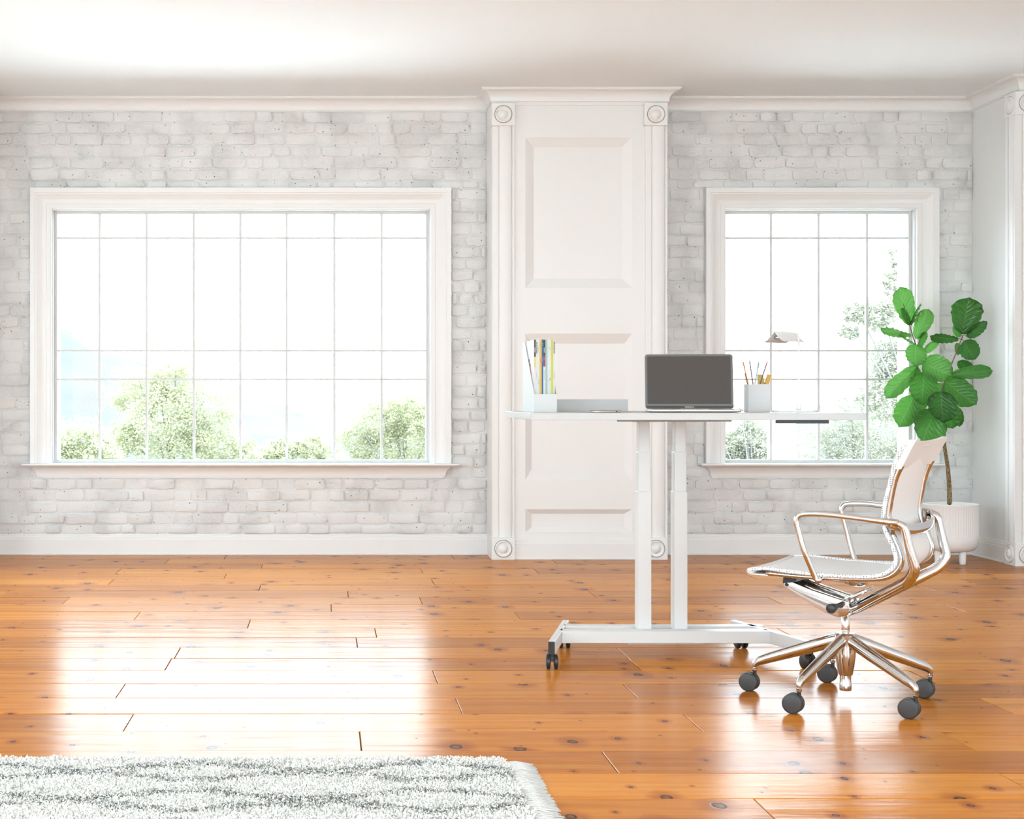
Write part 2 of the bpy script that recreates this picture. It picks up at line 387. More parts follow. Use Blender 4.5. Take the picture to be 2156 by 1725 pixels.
# bricks
brng = random.Random(11)
def brick_mesh(i):
    n = 12; r = random.Random(100 + i); v = []; hl, hh = .5, .5
    base = [(-.5,-.34),(-.44,-.5),(-.15,-.5),(.15,-.5),(.44,-.5),(.5,-.34),(.5,.34),(.44,.5),(.15,.5),(-.15,.5),(-.44,.5),(-.5,.34)]
    j = [(a + r.uniform(-.016,.016), b + r.uniform(-.06,.05)) for a, b in base]
    top = [r.uniform(.6, 1.0) for _ in j]
    for a, b in j: v.append((a, 0.25, b))
    for (a, b), t_ in zip(j, top): v.append((a * .99, -t_ * .8, b * .965))
    for (a, b), t_ in zip(j, top): v.append((a * .955, -t_, b * .84))
    v.append((r.uniform(-.1,.1), -r.uniform(.85, 1.1), 0))
    f = []
    for q in range(2):
        for k in range(n): k2 = (k+1) % n; f.append((q*n+k, q*n+k2, (q+1)*n+k2, (q+1)*n+k))
    for k in range(n): f.append((2*n+k, 2*n+(k+1) % n, 3*n))
    mb = MB(); mb.add(v, f, 0, True); me = mb.mesh('brick'); me.materials.append(BRICK); return me
BM = [brick_mesh(i) for i in range(26)]
CP = .0757   # course pitch
def lay(x0, x1, z0, z1, lst, phase=0):
    k = 0; z = z1
    while z > z0 + .02:
        zb = max(z - CP, z0 + .002) if z - CP > z0 - .03 else z0
        h = min(z, z1) - max(z - CP, z0)
        x = x0 - brng.uniform(0, .16)
        while x < x1:
            L = brng.choice([.205, .21, .2, .2, .185, .11, .105, .15]) * brng.uniform(.93, 1.05)
            a = max(x, x0); b = min(x + L, x1)
            if b - a > .03 and h > .025: lst.append((a, b, max(z - CP, z0), min(z, z1)))
            x += L
        z -= CP
WT_, WB_ = 2.384, .4985
casing1 = (-1.905, .826); casing2 = (2.478, 3.989)
def bays(X0, X1, c, sill):
    L = []; top = 2.890; bot = .133
    zs = top - math.ceil((top - WT_) / CP - .2) * CP
    lay(X0, X1, WT_ - .002, top, L)
    # beside the casing, keep the same courses
    lay(X0, c[0], WB_, WT_, L); lay(c[1], X1, WB_, WT_, L)
    lay(X0, X1, bot, WB_, L)
    return L
def place_bricks(parent, L, limit=300):
    L2 = sorted(L, key=lambda b: -(b[1]-b[0])*(b[3]-b[2])); rest = MB()
    for i, (a, b, z0, z1) in enumerate(L2):
        g = brng.uniform(.008, .014); me = BM[brng.randrange(len(BM))]
        w = b - a - g; h = z1 - z0 - brng.uniform(.009, .014); d = brng.choice([.006, .009, .012, .015, .018])
        cx, cz = (a + b) / 2, (z0 + z1) / 2 + brng.uniform(-.002, .002)
        flip = brng.choice([1, -1])
        if i < limit:
            o = link('brick', me, None, parent); o.location = (cx, WY, cz); o.scale = (w * flip, d, h)
        else:
            M = Matrix.Translation((cx, WY, cz)) @ Matrix.Diagonal((w, d, h, 1))
            rest.add([M @ v.co for v in me.vertices], [tuple(p.vertices) for p in me.polygons], 0, True)
    if rest.v: rest.build('brick', BRICK, parent, kind='stuff')
lb = bays(LX + .35, PX0 - .002, casing1, None); rb = bays(PX1 + .002, RX, casing2, None)
place_bricks(wl_, [b for b in lb if b[1] > -2.14]); place_bricks(wr_, rb)
print('bricks', len(lb), len(rb))

# mouldings ---------------------------------------------------------
def crown_prof(top, h=.087, d=.078):
    p = [(0, top), (d, top), (d, top - .006), (d - .006, top - .0075), (d - .006, top - .013), (d - .010, top - .0145)]
    a0 = (d - .012, top - .016); a1 = (.014, top - h + .014)
    for k in range(9):
        a = k / 8 * PI / 2      # concave cove
        p.append((a0[0] - (a0[0] - a1[0]) * math.sin(a), a1[1] + (a0[1] - a1[1]) * math.cos(a) ))
    # convert to cove with centre at the outer lower corner
    p = p[:6] + [(a0[0] + (a1[0]-a0[0]) * math.sin(k/8*PI/2), a0[1] + (a1[1]-a0[1]) * (1 - math.cos(k/8*PI/2))) for k in range(9)]
    p += [(.014, top - h + .009), (.009, top - h + .008), (.009, top - h + .003), (.005, top - h + .002), (.005, top - h), (0, top - h)]
    return p
def base_prof(h=.133, d=.024):
    return [(0, 0), (d, 0), (d, .008), (d - .004, .010), (d - .006, .012), (d - .006, h * .72), (d - .010, h * .745), (d - .010, h * .86),
            (d - .014, h * .885), (d - .014, h - .004), (d - .017, h), (0, h)]
# pier side faces are on the wall line; path goes left to right along the back of the room (normal toward the room)
m = MB(); m.sweep(crown_prof(CEIL), [(LX, WY - .0), (PX0 + .002, WY)], inward=1); m.build('trim_1', TRIM, kind=S)
m = MB(); m.sweep(crown_prof(CEIL), [(PX0 + .004, WY), (PX0 + .004, CYF), (PX1 - .004, CYF), (PX1 - .004, WY)]); m.build('trim_2', TRIM, kind=S)
m = MB(); m.sweep(crown_prof(CEIL), [(PX1, WY), (RX, WY), (RX, RYF), (ROOMX1, RYF)]); m.build('trim_3', TRIM, kind=S)
m = MB(); m.sweep(base_prof(), [(LX, WY), (PX0 + .002, WY)]); m.build('baseboard_back_left', TRIM, kind=S)
m = MB(); m.sweep(base_prof(), [(PX1, WY), (RX - .0, WY), (RX, 8.70)]); m.build('baseboard_back_right', TRIM, kind=S)

# panelled pier in the middle
pier = MB()
def sunk(mb, X0, X1, Yf, x0, x1, z0, z1, ix0, ix1, iz0, iz1, d=.022):
    pass
panels = [((1106, 1331.3, 289.2, 607), (1123.8, 1309.4, 310.3, 586.8)), ((1105.2, 1331.3, 702.5, 1011), (1119, 1314.4, 723.8, 988.4)),
          ((1105.2, 1331.3, 1072.6, 1120.8), (1119, 1314.2, 1082, 1110.5))]
Yp = CYF; DP = .026
pr = []
for o_, i_ in panels:
    pr.append((X_(o_[0], Yp), X_(o_[1], Yp), Z_(o_[3], Yp), Z_(o_[2], Yp), X_(i_[0], Yp+DP), X_(i_[1], Yp+DP), Z_(i_[3], Yp+DP), Z_(i_[2], Yp+DP)))
xa, xb = pr[0][0], pr[0][1]
pier.box(PX0, xa, Yp, WY, 0, CEIL); pier.box(xb, PX1, Yp, WY, 0, CEIL)
zs = [0] + sum([[q[2], q[3]] for q in sorted(pr, key=lambda q: q[2])], []) + [CEIL]
for k in range(0, len(zs), 2): pier.box(xa, xb, Yp, WY, zs[k], zs[k+1])
pierO = pier.build('wall_center', TRIM, kind=S)
for q in pr:
    mb = MB(); x0, x1, z0, z1, a, b, c, d = q
    v = [(xa, Yp, z0), (xb, Yp, z0), (xb, Yp, z1), (xa, Yp, z1), (a, Yp+DP, c), (b, Yp+DP, c), (b, Yp+DP, d), (a, Yp+DP, d)]
    vb = [(x, Yp + .08, z) for x, _, z in v[:4]]
    mb.add(v + vb, [(4,5,6,7), (0,1,5,4), (1,2,6,5), (2,3,7,6), (3,0,4,7), (0,1,9,8), (1,2,10,9), (2,3,11,10), (3,0,8,11), (8,9,10,11)])
    mb.build('sunk_panel', TRIM, pierO)
m = MB(); m.sweep(base_prof(), [(X_(1082, Yp), Yp), (X_(1358, Yp), Yp)]); m.build('skirting', TRIM, pierO)
m = MB(); m.box(X_(1084, Yp), X_(1357, Yp), Yp - .008, Yp, 2.872, 2.888); m.build('bead', TRIM, pierO)
def pilaster(x0, x1, yf, z0, z1, parent, mirror=False, n=10):
    """fluted upright: flat, groove, half-round, fillet; front profile in plan"""
    w = x1 - x0; pts = [(0, 0), (0, -.012), (.26*w, -.012), (.26*w, -.006), (.29*w, -.006)]
    for k in range(n + 1):
        a = PI * k / n; pts.append((.29*w + (.90*w - .29*w) * (1 - math.cos(a)) / 2, -.006 - .012 * math.sin(a)))
    pts += [(.91*w, -.006), (.91*w, -.016), (w, -.016), (w, 0)]
    if mirror: pts = [(w - a, b) for a, b in pts]
    mb = MB(); mb.prism([(x0 + a, yf + b) for a, b in pts], lambda a, b, d: (a, b, d), z0, z1)
    return mb.build('pilaster', TRIM, parent, sa=35)
def rosette_block(x0, x1, y0, y1, z0, z1, parent, side=None):
    mb = MB(); mb.bbox(x0, x1, y0, y1, z0, z1, .0015); o = mb.build('rosette_block', TRIM, parent)
    def ros(M, r):
        q = MB(); prof = [(r, .0), (r, .004), (r*.98, .0035), (r*.96, .0005), (r*.93, .0005), (r*.90, .008), (r*.82, .010), (r*.74, .007), (r*.62, .001), (r*.54, .000), (r*.50, .004), (r*.40, .012), (r*.22, .017), (.0005, .018)]
        q.lathe(prof, n=40, M=M, caps=True); q.build('rosette', TRIM, o, sa=50)
    cz = (z0 + z1) / 2; r = min(x1 - x0, z1 - z0) * .41
    ros(Matrix.Translation(((x0+x1)/2, y0 + .0005, cz)) @ Matrix.Rotation(PI/2, 4, 'X'), r)
    if side: ros(Matrix.Translation((x0 + .0005, (y0+y1)/2, cz)) @ Matrix.Rotation(-PI/2, 4, 'Y'), min(y1-y0, z1-z0) * .40)
    return o
YB = 8.958
bt0, bt1 = Z_(264, YB), Z_(217, YB); bb1 = Z_(1132.5, YB)
for xa_, xb_, mir in ((1035.3, 1084.3, False), (1357, 1406, True)):
    x0, x1 = X_(xa_, YB), X_(xb_, YB)
    rosette_block(x0, x1, YB, YB + .155, bt0, bt1, pierO); rosette_block(x0, x1, YB, YB + .155, 0, bb1, pierO)
    pilaster(X_(xa_ + 1.2, CYF), X_(xb_ - 2.2, CYF), CYF, bb1, bt0, pierO, mirror=False)
# right wall: glossy painted wall, then the corner pier
m = MB(); m.box(RX, RX + .05, RYF + .1, WY + .01, 0, CEIL); m.build('wall_right', GLOSSWALL, kind=S)
m = MB(); m.box(RX, ROOMX1 + .3, RYF, RYF + .1, 0, CEIL - .001); m.box(RX + .05, ROOMX1 + .3, RYF + .1, WY + .3, 0, CEIL - .001)
rp = m.build('wall_right_pier', TRIM, kind=S)
x0 = 4.187
rosette_block(x0, x0 + .155, 8.612, 8.752, 0, bb1, rp, side=True); rosette_block(x0, x0 + .155, 8.612, 8.752, bt0, bt1, rp, side=True)
pilaster(x0 + .006, x0 + .15, RYF, bb1, bt0, rp)
# the same fluted upright on the side facing the window bay
w = .13; pts = [(0, 0), (0, -.012), (.26*w, -.012), (.26*w, -.006), (.29*w, -.006)] + [(.29*w + .61*w*(1-math.cos(PI*k/10))/2, -.006 - .012*math.sin(PI*k/10)) for k in range(11)] + [(.91*w, -.006), (.91*w, -.016), (w, -.016), (w, 0)]
mb = MB(); mb.prism([(RX - .022 + b, 8.748 - a) for a, b in pts] , lambda a, b, d: (a, b, d), bb1, bt0); mb.box(RX-.022, RX, 8.618, 8.748, bb1, bt0); mb.build('pilaster', TRIM, rp, sa=35)
m = MB(); m.sweep(base_prof(), [(x0 + .155, RYF), (ROOMX1, RYF)]); m.build('skirting', TRIM, rp)

# left wall (out of the picture): side window, plus an opening added to light the foreground; near pier beside the back wall
m = MB(); wx0, wx1 = LX - .02, LX
o0, o1, oz0, oz1 = SIDE_WIN
p0, p1, pz0, pz1 = FILL_OPENING
m.box(wx0, wx1, ROOMY0, p0, 0, CEIL); m.box(wx0, wx1, p1, o0, 0, CEIL); m.box(wx0, wx1, p0, p1, 0, pz0); m.box(wx0, wx1, p0, p1, pz1, CEIL)
m.box(wx0, wx1, o1, WY, 0, CEIL); m.box(wx0, wx1, o0, o1, 0, oz0); m.box(wx0, wx1, o0, o1, oz1, CEIL)
m.box(LX, -2.14, 8.63, WY, 0, CEIL)
m.build('wall_left', PLASTER, kind=S)
m = MB(); m.box(ROOMX1, ROOMX1 + .2, ROOMY0, RYF, 0, CEIL); m.build('wall_right_far', PLASTER, kind=S)
m = MB(); y0, y1 = ROOMY0 - .2, ROOMY0
(a0, a1, z0, z1), (b0, b1, _, _) = REAR_WIN
m.box(LX - .3, ROOMX1 + .3, y0, y1, 0, z0); m.box(LX - .3, ROOMX1 + .3, y0, y1, z1, CEIL)
m.box(LX - .3, a0, y0, y1, z0, z1); m.box(a1, b0, y0, y1, z0, z1); m.box(b1, ROOMX1 + .3, y0, y1, z0, z1)
m.build('wall_front', PLASTER, kind=S)

# windows ----------------------------------------------------------
def picture_frame(name, x0, x1, zb, zt, prof, parent):
    """three-sided mitred casing; prof = [(inset from the outer edge, protrusion)]"""
    mb = MB(); n = len(prof); v = []
    for d, pr_ in prof:
        v += [(x0 + d, WY - pr_, zb), (x0 + d, WY - pr_, zt - d), (x1 - d, WY - pr_, zt - d), (x1 - d, WY - pr_, zb)]
    f = []
    for i in range(n - 1):
        for k in range(3): f.append((i*4+k, i*4+k+1, (i+1)*4+k+1, (i+1)*4+k))
    f += [tuple(i*4 for i in range(n)), tuple(i*4+3 for i in range(n-1, -1, -1))]
    mb.add(v, f); return mb.build(name, TRIM, parent, sa=28)
cas = [(0, -.002), (0, .05), (.030, .05), (.034, .044), (.040, .044)] + [(.040 + .052*k/7, .044 - .026*math.sin(k/7*PI/2)) for k in range(1, 8)] + [(.098, .018), (.102, .022), (.128, .022), (.133, .018), (.135, .012), (.135, -.002)]
def window(idx, c, o, munt_px, glassY=9.335):
    x0, x1 = c
    root = MB(); t_ = .022; fx0, fx1, fz0, fz1 = o[0], o[1], ZB, ZT
    root.bbox(fx0, fx0 + t_, glassY - .02, glassY + .03, fz0, fz1, .002); root.bbox(fx1 - t_, fx1, glassY - .02, glassY + .03, fz0, fz1, .002)
    root.bbox(fx0 + t_, fx1 - t_, glassY - .02, glassY + .03, fz1 - t_, fz1, .002); root.bbox(fx0 + t_, fx1 - t_, glassY - .02, glassY + .03, fz0, fz0 + t_ * .9, .002)
    W = root.build('window_%d' % idx, SASH, kind=S)
    picture_frame('casing', x0, x1, ZB - .002, 2.384, cas, W)
    # lining of the opening (rough painted brick edge)
    q = MB(); q.box(o[0], o[0] + .004, WY, WY + WT, ZB, ZT); q.box(o[1] - .004, o[1], WY, WY + WT, ZB, ZT); q.box(o[0], o[1], WY, WY + WT, ZT - .004, ZT)
    q.build('reveal', SASH, W)
    # sill on a coved apron
    sp = [(0, ZB), (.106, ZB), (.106, ZB - .010), (.102, ZB - .0125), (.096, ZB - .013)]
    sp += [(.094 - .068*math.sin(k/8*PI/2), ZB - .016 - .062*(1-math.cos(k/8*PI/2))) for k in range(9)]
    sp += [(.026, ZB - .083), (.020, ZB - .084), (.020, ZB - .090), (.014, ZB - .091), (.014, ZB - .097), (0, ZB - .097)]
    q = MB(); ins = .062
    q.sweep(sp, [(x0 + ins, WY + .02), (x0 + ins, WY), (x1 - ins, WY), (x1 - ins, WY + .02)], caps=True)
    q.build('sill', TRIM, W, sa=30)
    q = MB(); q.box(o[0], o[1], WY - .05, WY + .26, ZB - .01, ZB + .0005); q.box(x0 + ins, x1 - ins, WY-.01, WY, ZB-.09, ZB); q.build('sill_board', TRIM, W)
    xs = [X_(p, glassY - .008) for p in munt_px]; zs = [Z_(p, glassY - .008) for p in (799, 738.5, 501)]
    hw = .0076
    for x in xs:
        q = MB(); q.bbox(x - hw, x + hw, glassY - .012, glassY + .016, fz0 + t_ * .9, fz1 - t_, .0015); q.build('muntin', SASH, W)
    for z in zs:
        q = MB(); 
        q.bbox(fx0 + t_, fx1 - t_, glassY - .009, glassY + .013, z - hw * .85, z + hw * .85, .0015); q.build('muntin', SASH, W)
    gx = [fx0 + t_] + xs + [fx1 - t_]; gz = [fz0 + t_ * .9] + zs + [fz1 - t_]
    for i in range(len(gx) - 1):
        for j in range(len(gz) - 1):
            q = MB(); q.box(gx[i], gx[i+1], glassY + .001, glassY + .005, gz[j], gz[j+1]); q.build('pane', GLASS, W)
    return W
window(1, casing1, W1, (209.5, 308.5, 408, 506, 603.5, 704, 803.5))
window(2, casing2, W2, (1623, 1723.5, 1825.5))
# outer leaf: dark joint behind the window frame is left open to the sky

# ------------------------------------------------------------------ outdoors
m = MB(); m.box(-400, 400, -400, 900, -4.3, -4.1); m.build('ground', GROUND, kind=S)
m = MB(); m.box(-300, 300, -300, 21.5, -4.08, -4.0); m.build('bounce_ground', mat('bounce_ground_white', (.80, .80, .79), .9), kind=S)  # unseen bright ground, added to bounce daylight up onto ceiling and walls
def hill(name, pts, Y, depth, parent=None):
    """ridge through picture points at distance Y"""
    xs = [X_(a, Y) for a, b in pts]; zs = [Z_(b, Y) for a, b in pts]
    N = 110; v = []; f = []; R = 26
    for i in range(N + 1):
        x = xs[0] + (xs[-1] - xs[0]) * i / N; zt = np.interp(x, xs, zs)
        for j in range(R + 1):
            t_ = j / R; y = Y - depth * (1 - t_); z = -4.2 + (zt + 4.2) * math.sin(t_ * PI / 2)
            z += noise.fractal(Vector((x * .06, y * .06, 3)), 1, 2, 5) * 1.2 * t_ + noise.noise(Vector((x * .5, y * .5, 1))) * .5 * t_
            v.append((x, y, z))
    for i in range(N):
        for j in range(R): a = i * (R+1) + j; f.append((a, a+R+1, a+R+2, a+1))
    m = MB(); m.add(v, f, 0, True); return m.build(name, HILLM, kind=S)
hill('hill', [(-700, 560), (-200, 600), (60, 672), (150, 690), (250, 745), (330, 775), (520, 825), (640, 862), (760, 880), (1000, 900), (1200, 905)], 160, 70)
hill('hill', [(1200, 900), (1500, 905), (1700, 880), (2000, 850), (2400, 830)], 160, 70)
trng = random.Random(5)
def tree(Y, blobs, n, size, matl, label, trunk_px, base_py=1400):
    """crown = leaf clusters; blobs = [(px, py, r_px, squash)] at distance Y"""
    r = trng; s = Y / F; V = []; Fc = []
    tot = sum(b[2] ** 2 for b in blobs)
    root = empty('tree', (X_(trunk_px, Y), Y, -4.0), label, 'tree', 'trees outside the windows')
    inv = Matrix.Translation((-X_(trunk_px, Y), -Y, 4.0))
    for (bx, by, br, sq) in blobs:
        c = P(bx, by, Y + r.uniform(-.5, .5)); R = br * s * 1.18
        k = int(n * br ** 2 / tot)
        ncl = max(6, k // 28)
        for _ in range(ncl):
            while True:
                d = Vector((r.uniform(-1,1), r.uniform(-1,1), r.uniform(-1,1)))
                if d.length < 1: break
            d = d * (.55 + .45 * r.random()) / max(.35, d.length) * d.length ** .5
            cc = c + Vector((d.x * R, d.y * R * .8, d.z * R * sq)); cr = R * r.uniform(.10, .24)
            for _ in range(28):
                q = cc + Vector((r.gauss(0, .5), r.gauss(0, .5), r.gauss(0, .4))) * cr
                a = Vector((r.uniform(-1,1), r.uniform(-1,1), r.uniform(-.6,.6))).normalized(); b = a.cross(Vector((r.uniform(-1,1), r.uniform(-1,1), r.uniform(-1,1)))).normalized()
                L = size * r.uniform(.6, 1.3); i0 = len(V)
                V += [q - a*L*.5, q + b*L*.28 , q + a*L*.5, q - b*L*.28]; Fc.append((i0, i0+1, i0+2, i0+3))
    me = bpy.data.meshes.new('foliage'); me.from_pydata([inv @ v for v in V], [], Fc); me.update()
    o = link('foliage', me, matl, root, kind='stuff')
    mb = MB(); top = P(trunk_px, blobs[0][1], Y)
    tp = spline([(0, 0, 0), (.1, 0, (top.z+4)*.5), (-.05, .05, top.z + 4)], 5)
    mb.tube(tp, [.09 - .07 * i / (len(tp)-1) for i in range(len(tp))], n=7)
    for (bx, by, br, sq) in blobs:
        e = inv @ P(bx, by - br * .5, Y); st = Vector(tp[min(len(tp)-1, 6)]); st = Vector((st.x, st.y, min(st.z, e.z - .25 * abs(e.x) - .2)))
        pp = spline([st, (st + e) / 2 + Vector((0, 0, .12)), e], 4); mb.tube(pp, [.035 - .028 * i / (len(pp)-1) for i in range(len(pp))], n=5)
    mb.build('trunk', TREEBARK, root)
tree(26, [(370, 800, 62, .8), (290, 830, 70, .8), (440, 850, 70, .9), (340, 900, 90, .9), (250, 930, 50, .9), (450, 940, 75, .8), (530, 960, 40, .8)], 40000, .050, TREE_A,
     'large pale green tree outside the middle of the long left window', 355)
tree(24, [(165, 925, 52, .9), (125, 970, 50, .9), (215, 960, 45, .9), (40, 990, 60, .9)], 18000, .050, TREE_A, 'low leafy tree top at the left end of the long window', 150)
tree(25, [(600, 955, 45, .8), (660, 945, 38, .8), (560, 985, 45, .8), (690, 985, 45, .8)], 15000, .050, TREE_A, 'low tree tops right of centre in the long left window', 620)
tree(28.5, [(800, 880, 62, .9), (860, 860, 55, .9), (760, 930, 55, .9), (850, 950, 80, .9), (920, 900, 60, .9)], 31000, .050, TREE_A, 'bushy pale green tree at the right end of the long window', 840)
tree(24, [(1890, 600, 36, 1.2), (1895, 540, 26, 1.0), (1850, 660, 48, .8), (1800, 660, 30, .7), (1880, 760, 55, 1), (1860, 840, 60, 1), (1790, 700, 26, .6), (1960, 640, 60, 1.2), (1960, 760, 60, 1.2)], 37000, .050, TREE_B,
     'tall loose tree behind the potted plant in the right window', 1925)
tree(33, [(1860, 920, 90, .8), (1770, 910, 55, .9), (1715, 940, 55, .8), (1830, 980, 80, .8), (1790, 850, 28, .7), (1940, 930, 80, .9)], 37000, .050, TREE_B,
     'dense hazy tree low in the right window behind the desk edge', 1800)
tree(26.5, [(1580, 930, 60, .8), (1520, 950, 50, .8), (1640, 960, 50, .8), (1560, 870, 20, .6)], 21000, .050, TREE_B, 'hazy grey green tree low at the left of the right window', 1580)
m = MB(); Yq = 14.0; m.bbox(X_(1631, Yq), X_(1677, Yq), Yq, Yq + .25, -4.0, Z_(852, Yq), .01)
m.build('garden_pillar', OUTWHITE, label='white square pillar outside the right window, below the desk lamp', cat='pillar')

# ------------------------------------------------------------------ standing desk
DX, DZ = 1.345, .970
desk = empty('standing_desk', (DX, 5.60, 0), 'white height-adjustable standing desk on two steel columns and castors', 'desk')
Ld = Matrix.Translation((-DX, -5.60, 0))
def db(name, x0, x1, y0, y1, z0, z1, b=.0015, matl=None, parent=None):
    mb = MB(); mb.bbox(x0 - DX, x1 - DX, y0 - 5.6, y1 - 5.6, z0, z1, b); return mb.build(name, matl or STEELW, parent or desk)
db('desktop', .747, 1.957, 5.13, 5.855, DZ - .0255, DZ, .0012, DESK)
for k, x in enumerate((1.275, 1.4185)):
    y0 = 5.65
    c = db('column', x - .0265, x + .0265, y0, y0 + .062, .100, .652, .003)
    db('inner_stage', x - .0235, x + .0235, y0 + .003, y0 + .059, .60, .810, .003, None, c)
    db('inner_stage', x - .0210, x + .0210, y0 + .005, y0 + .057, .76, .938, .003, None, c)
    db('mounting_plate', x - .062, x + .055, 5.56, 5.79, .930, .9445, .001)
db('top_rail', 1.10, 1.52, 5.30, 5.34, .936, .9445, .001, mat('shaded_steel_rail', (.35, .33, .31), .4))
db('control_box', 1.658, 1.847, 5.20, 5.225, .931, .9445, .001, BLACKP)
db('crossbar', X_(1183, 5.593), X_(1622, 5.593), 5.593, 5.652, .059, .106)
db('crossbar', X_(1190, 5.716), X_(1610, 5.716), 5.716, 5.768, .059, .106)
db('base_plate', 1.20, 1.50, 5.62, 5.75, .050, .059, .001)
for sgn, nm in ((-1, 'l'), (1, 'r')):
    f0 = Vector((DX + sgn * .4875, 5.358, 0)); f1 = Vector((DX + sgn * .345, 5.876, 0))
    d = (f1 - f0); L = d.length; d.normalize(); M = Ld @ Matrix(((d.x, -d.y, 0, f0.x), (d.y, d.x, 0, f0.y), (0, 0, 1, 0), (0, 0, 0, 1)))
    mb = MB(); mb.bbox(.002, L, -.0125, .0125, .057, .106, .0012, 0, M); ft = mb.build('foot', STEELW, desk)
    mb = MB(); mb.bbox(-.002, .002, -.0122, .0122, .0575, .1055, .0008, 0, M); mb.build('end_cap', BLACKP, ft)
    for tpos in (.016, L - .06):
        q = f0 + d * tpos; R = .0285; Mc = Ld @ Matrix.Translation((q.x, q.y, 0)) @ Matrix.Rotation(math.radians(-6 if sgn < 0 else 8), 4, 'Z')
        mb = MB(); mb.lathe([(.006, .04), (.006, .058)], n=12, M=Mc); mb.box(-.012, .012, -.016, .018, .030, .050, 0, Mc); cs = mb.build('caster', BLACKP, desk)
        for s2 in (-1, 1):
            mb = MB(); MW = Mc @ Matrix.Translation((s2 * .0145, 0, R)) @ Matrix.Rotation(PI/2, 4, 'Y')
            mb.lathe([(.004, -.008), (R*.86, -.008), (R, -.005), (R, .005), (R*.86, .008), (.004, .008)], n=28, M=MW); mb.build('wheel', BLACKP, cs, sa=40)

# magazine file with magazines
HF0, HF1 = 5.465, 5.775; hx0, hx1 = .8075, .8955; hz = DZ
holder = empty('magazine_file', ((hx0+hx1)/2, 5.62, DZ), 'white cut-away magazine file standing on the left end of the desk', 'magazine file')
Mh = Matrix.Translation((-(hx0+hx1)/2, -5.62, -DZ))
tw = .0025; zf = DZ + .069; zb_ = DZ + .281
side = [(HF0, DZ), (HF1, DZ), (HF1, zb_), (HF1 - .055, zb_), (HF0, zf)]
for x in (hx0, hx1 - tw):
    mb = MB(); mb.prism(side, lambda a, b, d: Mh @ Vector((d, a, b)), x, x + tw); mb.build('side_panel', WHITEP, holder)
mb = MB(); mb.box(hx0 + tw, hx1 - tw, HF0, HF0 + tw, DZ, zf, 0, Mh); mb.build('front_panel', WHITEP, holder)
mb = MB(); mb.box(hx0 + tw, hx1 - tw, HF1 - tw, HF1, DZ, zb_, 0, Mh); mb.build('back_panel', WHITEP, holder)
mb = MB(); mb.box(hx0 + tw, hx1 - tw, HF0 + tw, HF1 - tw, DZ, DZ + tw, 0, Mh); mb.build('floor_panel', WHITEP, holder)
PAPER = mat('magazine_paper', (.83, .82, .80), .6)
def cm(name, c): return mat(name, tuple(x * .68 for x in c), .45)
INK = cm('black_print', (.02, .02, .02)); YEL = cm('yellow_print', (.86, .55, .04)); YEL2 = cm('pale_yellow_print', (.88, .68, .12)); BLU = cm('blue_print', (.01, .12, .38))
MAG = cm('magenta_print', (.42, .01, .16)); MINT = cm('mint_print', (.36, .60, .51)); LIME = cm('lime_print', (.70, .70, .01)); WHT = cm('white_print', (.84, .82, .81)); ORG = cm('orange_print', (.85, .22, .03)); LBL = cm('light_blue_print', (.2, .45, .7))
PNK = cm('pink_print', (.7, .15, .35)); GRY = cm('grey_print', (.45, .45, .44)); DYEL = cm('dark_yellow_print', (.5, .28, .01))
def text(body, size, matl, parent, M, name='lettering', ext=.0002):
    c = bpy.data.curves.new(name, 'FONT'); c.body = body; c.size = size; c.extrude = ext; c.offset = size * .03; c.align_x = 'LEFT'; c.align_y = 'CENTER'; c.resolution_u = 2
    o = bpy.data.objects.new(name, c); COL.objects.link(o); bpy.context.view_layer.update()
    me = bpy.data.meshes.new_from_object(o.evaluated_get(bpy.context.evaluated_depsgraph_get())); bpy.data.objects.remove(o); me.materials.clear()
    o = link(name, me, matl, parent); o.matrix_local = M; return o
# (width px, spine, bands [(t0,t1,mat)], text [(t, body, size, mat)], label)
MAGS = [
 (3.3, WHT, [(0, .24, INK), (.24, .385, YEL2)], [(.11, 'monocle', .0052, WHT)], 'magazine with black and yellow topped spine, leftmost in the file'),
 (3.7, WHT, [], [(.03, 'DER IM FREUNDE', .0058, INK), (.46, 'das magazin', .004, GRY)], 'white magazine with bold black lettering, second from the left in the file'),
 (3.5, WHT, [], [(.1, 'studio issue', .0036, GRY), (.55, 'spring number', .0036, GRY)], 'plain white magazine left of the yellow one in the file'),
 (4.3, YEL, [], [(.06, 'NO', .005, DYEL), (.26, 'SUMMER', .0045, DYEL)], 'magazine with yellow spine in the file'),
 (3.2, BLU, [], [(.05, 'BLUE', .005, LBL), (.25, 'EDITION', .0048, LBL)], 'magazine with dark blue spine in the file'),
 (4.0, WHT, [(0, .22, INK), (.22, .375, MAG)], [(.11, 'monocle', .0056, WHT), (.245, 'quality', .0045, PNK), (.42, 'a briefing on global affairs', .0038, GRY)], 'magazine with black and magenta topped spine, right of the blue one'),
 (3.9, MINT, [], [], 'magazine with mint green spine in the file'),
 (3.4, WHT, [], [(.1, 'annual', .0038, GRY), (.55, 'volume', .0038, GRY)], 'white magazine right of the mint green one in the file'),
 (3.5, WHT, [], [(.1, 'review', .0044, GRY), (.53, 'review', .0044, INK)], 'white magazine left of the lime green one in the file'),
 (4.2, LIME, [], [], 'magazine with lime green spine in the file'),
 (3.6, WHT, [], [(.03, 'DER IM FREUNDE', .0058, INK), (.46, 'das magazin', .004, GRY)], 'white magazine with bold black lettering, rightmost in the file')]
sc_ = (hx1 - hx0 - 2*tw - .0025) / sum(a[0] for a in MAGS); x = hx0 + tw + .0008
MZ0, MZ1 = DZ + tw + .0002, DZ + .2795
